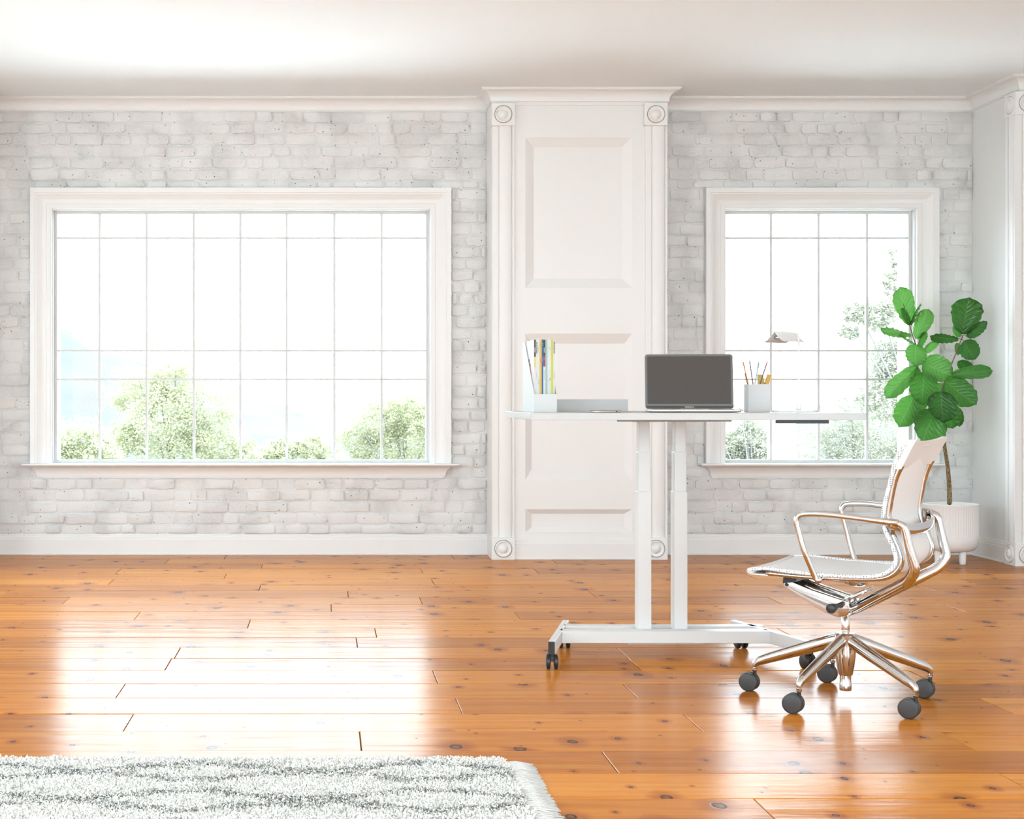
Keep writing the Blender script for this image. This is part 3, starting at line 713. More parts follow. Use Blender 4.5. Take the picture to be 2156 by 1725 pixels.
for wpx, sm, bands, texts, lab in MAGS:
    w = wpx * sc_; ht = MZ1 - MZ0 + random.Random(wpx).uniform(-.001, .0008); dep = .215
    y0 = HF0 + .022
    tgt = empty('magazine', (x + w/2, y0, MZ0), lab, 'magazine', 'magazines in the desk file')
    mb = MB(); mb.bbox(-w/2 + .0006, w/2 - .0006, .001, dep, .0006, ht - .0006, .0004); mb.build('pages', PAPER, tgt)
    mb = MB(); mb.box(-w/2 + .0001, -w/2 + .0006, .0004, dep + .001, 0, ht); mb.box(w/2 - .0006, w/2 - .0001, .0004, dep + .001, 0, ht); mb.build('cover', WHT if sm is WHT else sm, tgt)
    mb = MB(); mb.box(-w/2 + .0001, w/2 - .0001, 0, .0008, 0, ht, 0)
    sp = mb.build('spine', sm, tgt)
    for t0, t1, bm_ in bands:
        mb = MB(); mb.box(-w/2 + .0001, w/2 - .0001, -.0003, .0003, ht * (1 - t1), ht * (1 - t0)); mb.build('colour_band', bm_, sp)
    for t0, body, size, tm in texts:
        # lettering runs down the spine
        M = Matrix.Translation((0, -.0005, ht * (1 - t0))) @ Matrix(((0, 1, 0, 0), (0, 0, -1, 0), (-1, 0, 0, 0), (0, 0, 0, 1)))
        text(body, size, tm, sp, M)
    if lab.startswith('magazine with black and yellow'):
        # printed front cover seen past the cut-away side of the file
        cv = [o for o in COL.objects if o.parent == tgt and o.name.startswith('cover')][0]
        def ct(y0_, y1_, z0_, z1_, mm, nm='cover_print'):
            q = MB(); q.box(-w/2 - .0002, -w/2 + .0002, y0_, y1_, z0_, z1_); q.build(nm, mm, cv)
        ct(.118, .165, .188, .204, INK); ct(.09, .116, .175, .186, INK)
        for k in range(5): ct(.012 + k*.018, .034 + k*.018, .072 + k*.02, .094 + k*.02, ORG if k > 2 else YEL)
    x += w + .00004

# low grey tray behind, phone, laptop
tray = empty('letter_tray', (1.03, 5.72, DZ), 'low pale grey paper tray behind the phone, right of the magazine file', 'tray')
mb = MB(); mb.bbox(-.13, .168, -.12, -.117, 0, .0486, .0008); mb.build('front_panel', GREYBOX, tray)
mb = MB(); mb.box(-.13, -.127, -.117, .10, 0, .0486); mb.build('side_panel', GREYBOX, tray)
mb = MB(); mb.box(.165, .168, -.117, .10, 0, .0486); mb.build('side_panel', GREYBOX, tray)
mb = MB(); mb.box(-.127, .165, -.117, .10, 0, .003); mb.build('floor_panel', GREYBOX, tray)
ph = empty('smartphone', (X_(1275.5, 5.32), 5.33, DZ), 'thin silver-edged smartphone lying flat on the desk beside the laptop', 'phone', rz=math.radians(20))
def rrect(w, h, r, n=6):
    out = []
    for cx, cy, a0 in ((w/2-r, h/2-r, 0), (-w/2+r, h/2-r, 90), (-w/2+r, -h/2+r, 180), (w/2-r, -h/2+r, 270)):
        for k in range(n + 1): a = math.radians(a0 + 90*k/n); out.append((cx + r*math.cos(a), cy + r*math.sin(a)))
    return out
def slab(mb, w, h, r, z0, z1, b=.001, fn=None, mi=0):
    fn = fn or (lambda x, y, z: (x, y, z)); n = None
    L = [(rrect(w - 2*b, h - 2*b, max(r - b, .0005)), z0), (rrect(w, h, r), z0 + b), (rrect(w, h, r), z1 - b), (rrect(w - 2*b, h - 2*b, max(r - b, .0005)), z1)]
    n = len(L[0][0]); v = [fn(a, c, z) for o, z in L for a, c in o]
    f = [tuple(range(n-1, -1, -1)), tuple(3*n + k for k in range(n))] + [(i*n+k, i*n+(k+1)%n, (i+1)*n+(k+1)%n, (i+1)*n+k) for i in range(3) for k in range(n)]
    mb.add(v, f, mi)
mb = MB(); slab(mb, .092, .066, .009, .0004, .0072, .002); 
mb = MB(); slab(mb, .112, .066, .010, .0004, .0072, .0022); mb.build('body', CHROME2, ph, sa=50)
mb = MB(); slab(mb, .108, .062, .008, .0070, .0076, .0002); mb.build('screen', BLACKP, ph)
mb = MB(); mb.box(.026, .031, -.0338, -.0328, .0025, .0052); mb.build('camera_port', BLACKP, ph)

lapang = math.radians(-9)
lap = empty('laptop', (1.4105, 5.49, DZ), 'open silver laptop with a dark grey-brown screen at the centre of the desk', 'laptop', rz=lapang)
LW, LD = .333, .232
mb = MB(); slab(mb, LW, LD, .012, .0015, .0125, .0035, lambda x, y, z: (x, y - LD/2, z)); base = mb.build('base', CHROME2, lap, sa=50)
mb = MB(); mb.box(-LW/2 + .03, LW/2 - .03, -LD + .02, -.02, .0, .0015); mb.build('underside', BLACKP, base)
mb = MB(); mb.box(-.125, .125, -.115, -.03, .0124, .0129); mb.build('keyboard', BLACKP, base)
mb = MB(); mb.box(-.05, .05, -.205, -.13, .0124, .0127); mb.build('trackpad', CHROME2, base)
tilt = math.radians(9)
def lidf(x, y, z): # y up the lid, z toward the viewer
    return (x, -.003 + math.sin(tilt) * y - math.cos(tilt) * z, .013 + math.cos(tilt) * y + math.sin(tilt) * z)
LH = .214
mb = MB(); slab(mb, LW, LH, .011, -.0045, .0, .0015, lambda x, y, z: lidf(x, y + LH/2, z)); lid = mb.build('lid', mat('lid_shell', (.35, .35, .34), .35, .6), lap, sa=50)
BEZ = mat('screen_bezel', (.032, .030, .029), .25); SCR = mat('screen_glass', (.078, .064, .056), .42); t = NT(SCR)
nz = t.noise(t.mapping(t.n('ShaderNodeTexCoord').outputs['Object'], (700, 700, 250)), 1, 2, .7); t.b.inputs['Specular IOR Level'].default_value = .25; t.l(t.mix(nz, (.045, .036, .031), (.085, .068, .060)), t.b.inputs['Base Color'])  # dark reflection on the switched-off screen put into its mottled colour
mb = MB(); slab(mb, LW - .003, LH - .003, .010, -.0003, .0006, .0003, lambda x, y, z: lidf(x, y + LH/2, z)); mb.build('bezel', mat('grey_bezel', (.12, .115, .11), .3), lid)
mb = MB(); slab(mb, LW - .018, LH - .027, .004, .0004, .0009, .0002, lambda x, y, z: lidf(x, y + LH/2 + .005, z)); mb.build('screen', SCR, lid)
mb = MB(); mb.prism([(-LW/2+.004, .0025), (LW/2-.004, .0025), (LW/2-.004, .0105), (-LW/2+.004, .0105)], lambda a, b, d: lidf(a, b, d), .0004, .0010); mb.build('lower_bezel', BLACKP, lid)
M = Matrix.Translation(Vector(lidf(-.0165, .0062, .0012))) @ Matrix.Rotation(PI/2 - tilt, 4, 'X')
text('MacBook Pro', .0062, WHT, lid, M)

# pen cup and its contents
cx0, cx1, cy0, cy1 = X_(1575.9, 5.56), X_(1621.9, 5.56), 5.56, 5.62
cup = empty('pen_cup', ((cx0+cx1)/2, 5.59, DZ), 'square white pen cup to the right of the laptop', 'pen cup')
Mc = Matrix.Translation((-(cx0+cx1)/2, -5.59, -DZ)); zt = Z_(809, 5.56); w_ = .002
mb = MB(); mb.box(cx0, cx1, cy0, cy0 + w_, DZ, zt, 0, Mc); mb.box(cx0, cx1, cy1 - w_, cy1, DZ, zt, 0, Mc); mb.box(cx0, cx0 + w_, cy0 + w_, cy1 - w_, DZ, zt, 0, Mc); mb.box(cx1 - w_, cx1, cy0 + w_, cy1 - w_, DZ, zt, 0, Mc); mb.box(cx0 + w_, cx1 - w_, cy0 + w_, cy1 - w_, DZ, DZ + .003, 0, Mc)
mb.build('body', WHITEP, cup)
def stick(name, a, b, Y0, Y1, r, matl, label, tip=None, cap=None, hexa=True, cat='pencil'):
    A = P(*a, Y0); B = P(*b, Y1); d = (B - A).normalized()
    root = empty(name, A, label, cat, 'pencils and pens in the white cup')
    A2 = A - d * .06 ; n = 6 if hexa else 12
    if A2.z < DZ + .004: A2 = A - d * ((A.z - DZ - .004) / d.z)
    E_ = B - d * (.012 if tip else 0); o = root.location
    mb = MB(); mb.tube([A2 - o, E_ - o], r, n=n); bd = mb.build('barrel', matl, root, sa=30)
    if tip:
        mb = MB(); mb.tube([E_ - o, B - d * .003 - o], [r * .95, r * .3], n=n); mb.build('sharpened_wood', tip[0], bd)
        mb = MB(); mb.tube([B - d * .003 - o, B - o], [r * .3, r * .05], n=6); mb.build('point', tip[1], bd)
    if cap:
        mb = MB(); mb.tube([B - d * cap[1] - o, B + d*.0002 - o], r * 1.06, n=n); mb.build('cap', cap[0], bd)
PENO = cm('orange_lacquer', (.80, .36, .08)); PENR = cm('dull_red_lacquer', (.36, .12, .10)); PENT = cm('light_teal_lacquer', (.38, .62, .64)); DT = cm('dark_teal', (.18, .34, .34)); PENB = cm('rose_brown_lacquer', (.36, .20, .17)); CED = cm('cedar_wood', (.75, .58, .25)); DO = cm('deep_orange', (.85, .30, .03))
stick('pen', (1575.6, 809), (1564.3, 762), 5.575, 5.575, .0028, PENO, 'orange pen leaning left in the white cup', cap=(DO, .022), hexa=False, cat='pen')
stick('pencil', (1573.5, 809), (1568.3, 786), 5.60, 5.60, .0022, PENR, 'short dull red pencil behind the orange pen in the cup')
stick('pencil', (1585.3, 809), (1577.6, 755.5), 5.585, 5.585, .0027, PENB, 'rose brown pencil pointing up, second from the left in the cup', tip=(PENB, WHT))
stick('pen', (1589.5, 809), (1597.8, 763), 5.58, 5.58, .0026, PENT, 'pale teal pen with a darker end in the cup', cap=(DT, .024), hexa=False, cat='pen')
stick('pencil', (1599.8, 809), (1617, 757.6), 5.575, 5.575, .0029, PENR, 'rosewood pencil with yellow sharpened tip leaning right in the cup', tip=(CED, DT))
def padobj(pts, Y, th, matl, label, name):
    root = empty(name, P(*pts[0], Y), label, 'notepad')
    mb = MB(); mb.prism(pts, lambda a, b, d: P(a, b, Y) + Vector((0, d, 0)) - root.location, 0, th); mb.build('sheets', matl, root)
    q = MB(); e = pts[-2:]; m2 = [(pts[2][0], pts[2][1]), (pts[3][0], pts[3][1]), (pts[3][0]*.9+pts[0][0]*.1, pts[3][1]*.9+pts[0][1]*.1), (pts[2][0]*.9+pts[1][0]*.1, pts[2][1]*.9+pts[1][1]*.1)]
    q.prism(m2, lambda a, b, d: P(a, b, Y) + Vector((0, d, 0)) - root.location, -.0004, th + .0004); q.build('glued_edge', matl, root)
padobj([(1595, 812), (1611.5, 812), (1606.5, 788.5), (1595, 788.5)], 5.60, .004, cm('pale_yellow_paper', (.80, .62, .14)), 'pale yellow sticky note pad standing in the white cup', 'sticky_note_pad')
padobj([(1610.5, 812), (1618.5, 812), (1624.3, 789.5), (1616.5, 788)], 5.585, .012, cm('amber_paper', (.86, .46, .02)), 'amber sticky note pad leaning right in the white cup', 'sticky_note_pad')

# desk lamp
LY = 5.46
lamp = empty('desk_lamp', (X_(1681.8, LY), LY, DZ), 'white desk lamp with folded tent shade at the right end of the desk', 'lamp')
lo = lamp.location
mb = MB(); q = X_(1672.5, LY) - lo.x
slab(mb, .166, .10, .03, .0004, .0085, .0015, lambda x, y, z: (x + q, y, z)); mb.build('base', LAMPW, lamp, sa=40)
zt = Z_(701, LY) - DZ
mb = MB(); mb.lathe([(.0088, .008), (.0080, .02), (.0052, .045), (.0042, .07), (.0038, .16), (.0034, zt)], n=16); mb.build('stem', LAMPW, lamp)
A = P(1630, 697.3, LY - .02) ; B = P(1676, 700.0, LY + .065); ax = (B - A); ax.z = 0; ax.normalize(); pp = Vector((ax.y, -ax.x, 0))
mb = MB(); N = 12
def tent(s_, t_, th=0): # s along the ridge, t -1..1 across
    c = A.lerp(B, s_) - lo; a = abs(t_); drop = .055 * (a ** .85 * (1 - .28 * max(0, a - .55) / .45))
    side_ = -1 if t_ < 0 else 1
    return c + pp * (t_ * .056) + Vector((0, 0, -drop - th)) + ax * (.006 * a * (1 if s_ > .5 else -1) * 0)
v = []; f = []
for sh in (0, .0016):
    for i in range(2):
        for j in range(2 * N + 1): v.append(tent(i, (j - N) / N, sh))
W_ = 2 * N + 1
for j in range(2 * N):
    f += [(j, j+1, W_+j+1, W_+j), (2*W_+j, 3*W_+j, 3*W_+j+1, 2*W_+j+1), (j, 2*W_+j, 2*W_+j+1, j+1), (W_+j, W_+j+1, 3*W_+j+1, 3*W_+j)]
f += [(0, W_, 3*W_, 2*W_), (W_-1, 3*W_-1, 4*W_-1, 2*W_-1)]
mb.add(v, f); mb.build('shade', LAMPW, lamp, sa=30)
mb = MB(); c0 = A.lerp(B, .1) - lo + Vector((0, 0, -.024)); c1 = A.lerp(B, .75) - lo + Vector((0, 0, -.024)); mb.tube([c0, c1], .012, .008, n=14); mb.build('lamp_housing', CHROME2, lamp)
mb = MB(); mb.tube([B - lo + Vector((-.01, 0, -.006)), B - lo + Vector((.014, 0, -.007))], .0033, n=12); mb.build('pivot_pin', LAMPW, lamp)
mb = MB(); p0 = P(1673.8, 701, LY + .05) - lo; mb.tube([p0, p0 + Vector((0, 0, .041))], .0011, n=6); mb.build('lift_rod', LAMPW, lamp)

# ------------------------------------------------------------------ office chair
CA = math.radians(35); CC = Vector((1.766, 4.815, 0))
ch = empty('office_chair', CC, 'white mesh swivel armchair with polished aluminium frame in front of the desk', 'chair')
U = Vector((-math.cos(CA), math.sin(CA), 0)); V_ = Vector((math.sin(CA), math.cos(CA), 0))
def L3(u, v, w): return U * u + V_ * v + Vector((0, 0, w))
# one continuous side profile (u, w): seat front edge -> seat -> lumbar curve -> back top
seatp = [(.255, .446), (.235, .452), (.19, .457), (.12, .452), (.03, .449), (-.06, .449), (-.125, .452), (-.165, .459), (-.193, .472)]
backp = [(-.193, .472), (-.211, .492), (-.217, .520), (-.207, .555), (-.192, .587), (-.180, .622), (-.179, .655), (-.186, .70), (-.199, .755), (-.213, .815), (-.232, .858), (-.247, .880)]
full = spline([(a, 0, b) for a, b in seatp], 4); fullb = spline([(a, 0, b) for a, b in backp], 4)
def shell(name, prof, hw, th, matl, parent, sag=.012, nv=14, v0=-1, v1=1, inset=0):
    mb = MB(); n = len(prof); vv = []; ff = []
    nor = []
    for i in range(n):
        a = prof[max(i-1, 0)]; b = prof[min(i+1, n-1)]; t_ = (b - a).normalized(); nor.append(Vector((-t_.z, 0, t_.x)))
    for sh in (0, 1):
        for i, q in enumerate(prof):
            for j in range(nv + 1):
                s_ = v0 + (v1 - v0) * j / nv
                o = -sag * (1 - s_ * s_) - (th if sh else 0) + inset
                nn = nor[i] * -1          # toward the underside / rear
                vv.append(L3(q.x - nor[i].x * -1 * o * -1, s_ * hw, q.z - nor[i].z * -1 * o * -1))
    W2_ = nv + 1; K = n * W2_
    for i in range(n - 1):
        for j in range(nv):
            a = i * W2_ + j; ff += [(a, a+1, a+W2_+1, a+W2_), (K+a, K+a+W2_, K+a+W2_+1, K+a+1)]
    for i in range(n - 1):
        a = i * W2_; b = a + nv; ff += [(a, a+W2_, K+a+W2_, K+a), (b, K+b, K+b+W2_, b+W2_)]
    for j in range(nv):
        a = j; b = (n-1) * W2_ + j; ff += [(a, K+a, K+a+1, a+1), (b, b+1, K+b+1, K+b)]
    mb.add(vv, ff, 0, True); return mb.build(name, matl, parent, sa=40)
seat = shell('seat', full, .232, .006, FABRIC, ch, sag=.004)
back = shell('backrest', fullb, .232, .005, FABRIC, ch, sag=.014)
for sgn in (-1, 1):
    mb = MB(); mb.tube([L3(q.x, sgn * .234, q.z) for q in full], .0065, .008, up=V_, n=10); mb.build('edging', EDGE, seat)
    mb = MB(); mb.tube([L3(q.x, sgn * .234, q.z) for q in fullb], .0065, .008, up=V_, n=10); mb.build('edging', EDGE, back)
# front wrap under the seat and the sleeve at the top of the back
mb = MB(); mb.tube([L3(.249, -.236 + .472*j/12, .4455 - .004*(1 - (j/6 - 1)**2)) for j in range(13)], .0105, .0105, n=12)
mb.box(-.030, .030, -.225, .225, -.002, .002, 0, Matrix.Translation(L3(.222, 0, .4345)) @ Matrix(((U.x, V_.x, 0, 0), (U.y, V_.y, 0, 0), (0, 0, 1, 0), (0, 0, 0, 1))))
mb.build('front_hem', FABRIC, seat)
slv = spline([(-.2095, 0, .800), (-.219, 0, .815), (-.240, 0, .855), (-.256, 0, .882)], 5)
mb = MB(); vv = []; n_ = len(slv)
for sh in (0, 1):
    for i, q in enumerate(slv):
        t_ = i / (n_ - 1)
        for j in range(15):
            s_ = -1 + j / 7; up_ = (.010 * abs(s_) ** 3 + .002) * t_
            vv.append(L3(q.x - (.023 if sh == 0 else .002) + .010 * (1 - s_*s_), s_ * (.236 + .0 * t_), q.z + up_))
K = n_ * 15; ff = []
for i in range(n_ - 1):
    for j in range(14): a = i*15 + j; ff += [(a, a+1, a+16, a+15), (K+a, K+a+15, K+a+16, K+a+1)]
    ff += [(i*15, i*15+15, K+i*15+15, K+i*15), (i*15+14, K+i*15+14, K+i*15+29, i*15+29)]
for j in range(14): a = (n_-1)*15 + j; ff += [(a, a+1, K+a+1, K+a)]; ff += [(j, K+j, K+j+1, j+1)]
mb.add(vv, ff, 0, True); mb.build('top_sleeve', FABRIC, back, sa=60)
# chrome side rails behind the mesh, full run
rail = [(-.232, .815), (-.219, .790), (-.207, .755), (-.196, .70), (-.190, .655), (-.192, .625), (-.204, .588), (-.219, .553), (-.229, .520), (-.224, .488), (-.200, .462), (-.165, .448), (-.10, .441), (0, .438), (.10, .438), (.20, .441)]
for sgn in (-1, 1):
    rp_ = spline([(a, 0, b) for a, b in rail], 4)
    mb = MB(); mb.tube([L3(q.x, sgn * .214, q.z) for q in rp_], .0095, .0165, up=V_, n=10); mb.build('side_rail', CHROME, ch)
# arms
for sgn in (-1, 1):
    pts = [(.018, .425), (.030, .438), (.060, .525), (.092, .644), (.010, .651), (-.112, .641), (-.225, .629)]
    pr_ = roundpath([L3(a, sgn * (.245 if i < 2 else .268 if i < 5 else .262 if i == 5 else .245), b) for i, (a, b) in enumerate(pts)], [0, .02, .02, .035, .05, .05, 0], 6)
    mb = MB(); mb.tube(pr_, [.0095] * (len(pr_)-4) + [.0095, .010, .0115, .0125], [.0075] * (len(pr_) - 4) + [.0075, .0085, .010, .011], up=V_, n=14); arm = mb.build('armrest', CHROME, ch)
    mb = MB(); mb.lathe([(.002, -.012), (.010, -.012), (.012, -.009), (.012, .009), (.010, .012), (.002, .012)], n=20, M=Matrix.Translation(L3(.022, sgn * .236, .432)) @ Matrix.Rotation(-CA, 4, 'Z') @ Matrix.Rotation(PI/2, 4, 'X')); mb.build('pivot_joint', CHROME, arm)
# rear struts down to the mechanism
for sgn in (-1, 1):
    pts = [(-.215, .242, .630), (-.243, .240, .622), (-.256, .236, .555), (-.275, .228, .482), (-.250, .212, .445), (-.170, .150, .396), (-.060, .058, .330), (-.012, .022, .306)]
    pr_ = roundpath([L3(a, sgn * v_, b) for a, v_, b in pts], [0, .02, .02, .045, .035, .06, .02, 0], 6); n_ = len(pr_)
    ra = [.012 + .006 * min(1, i / (n_*.5)) for i in range(n_)]; rb_ = [.010 + .007 * (i / n_) for i in range(n_)]
    mb = MB(); mb.tube(pr_, ra, rb_, up=V_, n=16); mb.build('rear_strut', CHROME, ch)
# yoke: curved cross bar behind the back joining both arms
yk = spline([L3(-.205, -.250, .628), L3(-.222, -.235, .622), L3(-.240, -.17, .606), L3(-.249, -.06, .600), L3(-.249, .06, .600), L3(-.240, .17, .606), L3(-.222, .235, .622), L3(-.205, .250, .628)], 5)
mb = MB(); mb.tube(yk, .0075, .0175, up=(0, 0, 1), n=14); mb.build('yoke', CHROME, ch)
for sgn in (-1, 1):
    mb = MB(); mb.tube([L3(-.200, sgn * .245, .632), L3(-.198, sgn * .225, .618), L3(-.203, sgn * .222, .590)], [.014, .013, .008], n=12); mb.build('yoke_bracket', CHROME, ch)
# mechanism: two tapered cheeks with a dark trough, pivot, spring housing
def cheek(v0, v1, name='mechanism_arm'):
    poly = [(.190, .398), (.183, .381), (.160, .366), (.055, .306), (.005, .291), (-.020, .296), (-.035, .318), (-.030, .346), (.0, .352), (.09, .376), (.170, .404)]
    bm = bmesh.new(); n = len(poly)
    a = [bm.verts.new(L3(u_, v0, w_)) for u_, w_ in poly]; b = [bm.verts.new(L3(u_, v1, w_)) for u_, w_ in poly]
    bm.faces.new(a[::-1]); bm.faces.new(b)
    for i in range(n): bm.faces.new((a[i], a[(i+1)%n], b[(i+1)%n], b[i]))
    bmesh.ops.recalc_face_normals(bm, faces=bm.faces)
    bmesh.ops.bevel(bm, geom=[e for e in bm.edges if len(e.link_faces) == 2 and e.calc_face_angle(0) > .9], offset=.003, segments=2, affect='EDGES', profile=.6)
    mb = MB(); mb.frombm(bm); return mb.build(name, CHROME, ch, sa=35)
ck1 = cheek(-.078, -.048); ck2 = cheek(.048, .078)
mb = MB(); mb.prism([(.16, .385), (.05, .318), (.0, .300), (-.02, .31), (-.02, .335), (.08, .362), (.16, .392)], lambda a, b, d: L3(a, d, b), -.048, .048); mb.build('mechanism_housing', CHROME2, ch)
mb = MB(); mb.prism([(.186, .392), (.182, .428), (.135, .430), (.142, .400)], lambda a, b, d: L3(a, d, b), -.084, .084); mb.prism([(.19, .428), (.185, .432), (.06, .431), (.10, .420), (.15, .414)], lambda a, b, d: L3(a, d, b), -.12, .12); mb.build('seat_bracket', BLACKP, ch)
mb = MB(); Mx = Matrix.Translation(L3(.174, -.0785, .388)) @ Matrix.Rotation(-CA, 4, 'Z') @ Matrix.Rotation(PI/2, 4, 'X'); mb.lathe([(.0005, .0), (.0055, .0), (.0055, .002), (.0005, .002)], n=16, M=Mx); mb.build('pivot_bolt', BLACKP, ck1)
mb = MB(); mb.tube([L3(-.014, -.070, .340), L3(-.012, -.10, .338), L3(.0, -.125, .333)], .0075, n=12); mb.tube([L3(-.002, -.118, .334), L3(.006, -.150, .3295)], [.0085, .0165], n=24); mb.tube([L3(.006, -.150, .3295), L3(.0075, -.156, .3288)], [.0165, .0155], n=24); mb.build('adjustment_lever', GREYP, ch)
mb = MB(); mb.bbox(-.04, .04, -.05, .05, -.006, .006, .003, 0, Matrix.Translation(L3(-.045, 0, .366)) @ Matrix(((U.x, V_.x, 0, 0), (U.y, V_.y, 0, 0), (0, 0, 1, 0), (0, 0, 0, 1))) @ Matrix.Rotation(math.radians(28), 4, 'Y')); mb.build('spring_cover', CHROME, ch)
mb = MB(); mb.tube(spline([L3(-.045, -.16, .428), L3(-.055, -.10, .415), L3(-.06, 0, .405), L3(-.055, .10, .415), L3(-.045, .16, .428)], 5), .007, .013, n=12); mb.build('under_seat_bar', CHROME, ch)
mb = MB(); mb.tube(spline([L3(.10, -.20, .434), L3(.10, -.10, .424), L3(.10, .10, .424), L3(.10, .20, .434)], 5), .010, .006, n=10); mb.build('under_seat_bar', CHROME, ch)
# gas lift and five-star base
mb = MB(); mb.lathe([(.0135, .20), (.0135, .305)], n=28); mb.build('gas_lift', CHROME2, ch)
mb = MB(); mb.lathe([(.015, .232), (.030, .230), (.036, .224), (.034, .205), (.030, .18), (.033, .165), (.0325, .150), (.029, .120), (.024, .094), (.023, .088), (.0185, .086), (.0185, .058), (.0195, .056), (.0195, .037), (.0185, .035), (.004, .035)], n=36); hub = mb.build('hub', CHROME, ch, sa=35)
for k in range(5):
    a = math.radians(150 + 72 * k); d = Vector((math.cos(a), math.sin(a), 0)); sd = Vector((-d.y, d.x, 0)); R = .302
    pts = [d * .012 + Vector((0, 0, .208)), d * .05 + Vector((0, 0, .196)), d * .12 + Vector((0, 0, .170)), d * .20 + Vector((0, 0, .141)), d * .27 + Vector((0, 0, .1145)), d * .292 + Vector((0, 0, .104)), d * .302 + Vector((0, 0, .092)), d * .302 + Vector((0, 0, .072))]
    pr_ = spline(pts, 4); n_ = len(pr_)
    def rad_(i, which):
        t_ = i / (n_ - 1)
        return np.interp(t_, [0, .3, .6, .8, .9, 1], [.017, .0165, .0135, .0105, .0092, .0090] if which == 0 else [.024, .0215, .016, .012, .0092, .0090])
    mb = MB(); mb.tube(pr_, [float(rad_(i, 0)) for i in range(n_)], [float(rad_(i, 1)) for i in range(n_)], up=(0, 0, 1) , n=16); mb.build('base_leg', CHROME, ch)
    c = d * R + U * .019; RW = .0325
    Mw = Matrix.Translation(c + Vector((0, 0, RW))) @ Matrix.Rotation(-CA, 4, 'Z') @ Matrix.Rotation(PI/2, 4, 'X')
    mb = MB(); mb.tube([d * R + Vector((0, 0, .052)), d * R + Vector((0, 0, .078))], .0062, n=12); mb.lathe([(RW*.55, -.007), (RW*.93, -.005), (RW*.93, .005), (RW*.55, .007)], n=24, M=Mw); cs = mb.build('caster', BLACKP, ch, sa=40)
    for s2 in (-1, 1):
        mb = MB(); q = Mw @ Matrix.Translation((0, 0, s2 * .0125))
        mb.lathe([(.001, -s2*.006), (RW*.93, -s2*.006), (RW, -s2*.004), (RW, s2*.004), (RW*.93, s2*.0072), (RW*.8, s2*.0085), (.001, s2*.009)], n=36, M=q); mb.build('wheel', GREYP, cs, sa=50)

# ------------------------------------------------------------------ potted fig
PY_, PXc = 8.80, X_(2000.5, 8.80)
plant = empty('potted_fig_plant', (PXc, PY_, 0), 'fiddle-leaf fig with big green leaves in a ribbed white pot beside the right window', 'plant')
po = plant.location
R0 = .1635; n = 192; prof = [(.094, .070, 0), (.138, .086, 0), (.156, .110, 0), (.1615, .145, 0), (.163, .168, 0), (.163, .172, 1), (R0, .350, 1), (R0, .354, 0), (R0, .366, 0), (R0 - .003, .368, 0), (R0 - .010, .367, 0), (R0 - .013, .330, 0), (R0 - .016, .325, 0), (.002, .325, 0)]
mb = MB(); v = []; f = []
prof = [(.001, .066, 0)] + prof
for r, z, fl_ in prof:
    for k in range(n * 2):
        a = PI * k / n; rr = r - (.0035 * (0.5 + .5 * math.cos(2*PI*k/6.0)) ** .7 if fl_ else 0)
        v.append((rr * math.cos(a), rr * math.sin(a), z))
for i in range(len(prof) - 1):
    for k in range(2*n): k2 = (k+1) % (2*n); f.append((i*2*n+k, i*2*n+k2, (i+1)*2*n+k2, (i+1)*2*n+k))
mb.add(v, f, 0, True); pot = mb.build('pot', POT, plant, sa=38)
for k in range(4):
    a = math.radians(22 + 90 * k); c = Vector((.098 * math.cos(a), .098 * math.sin(a), 0)); mb = MB(); mb.lathe([(.017, 0), (.019, .003), (.0225, .095)], c=c, n=20); mb.build('foot', POT, pot)
mb = MB(); mb.lathe([(.149, .318), (.10, .322), (.03, .326), (.001, .327)], n=24); mb.build('soil', SOIL, plant)
def PL(px, py, dy=0): return P(px, py, PY_ + dy) - po
trk = spline([PL(1999, 1090), PL(1999, 1045), PL(1997.5, 1010), PL(1994, 975), PL(1988.5, 940), PL(1983, 890, -.01), PL(1979, 840, -.02)], 6); n_ = len(trk)
mb = MB(); mb.tube(trk, [.0155 - .007 * i / (n_-1) for i in range(n_)], n=12); mb.build('trunk', BARK, plant)
mb = MB(); b1 = spline([PL(1980, 850, -.02), PL(1982, 826, -.03), PL(1990, 800, -.03), PL(2003, 768, -.02), PL(2015, 738, -.01), PL(2027.5, 706, 0)], 5); mb.tube(b1, [.0048 - .002 * i / len(b1) for i in range(len(b1))], n=8); mb.build('branch', TWIG, plant)
mb = MB(); b2 = spline([PL(1980, 860, -.02), PL(1968, 828, .02), PL(1950, 775, .04), PL(1930, 730, .04), PL(1921, 705, .04), PL(1914.5, 683, .04), PL(1902, 640, .035)], 5); mb.tube(b2, [.0048 - .0025 * i / len(b2) for i in range(len(b2))], n=8); mb.build('branch', TWIG, plant)
lrng = random.Random(21)
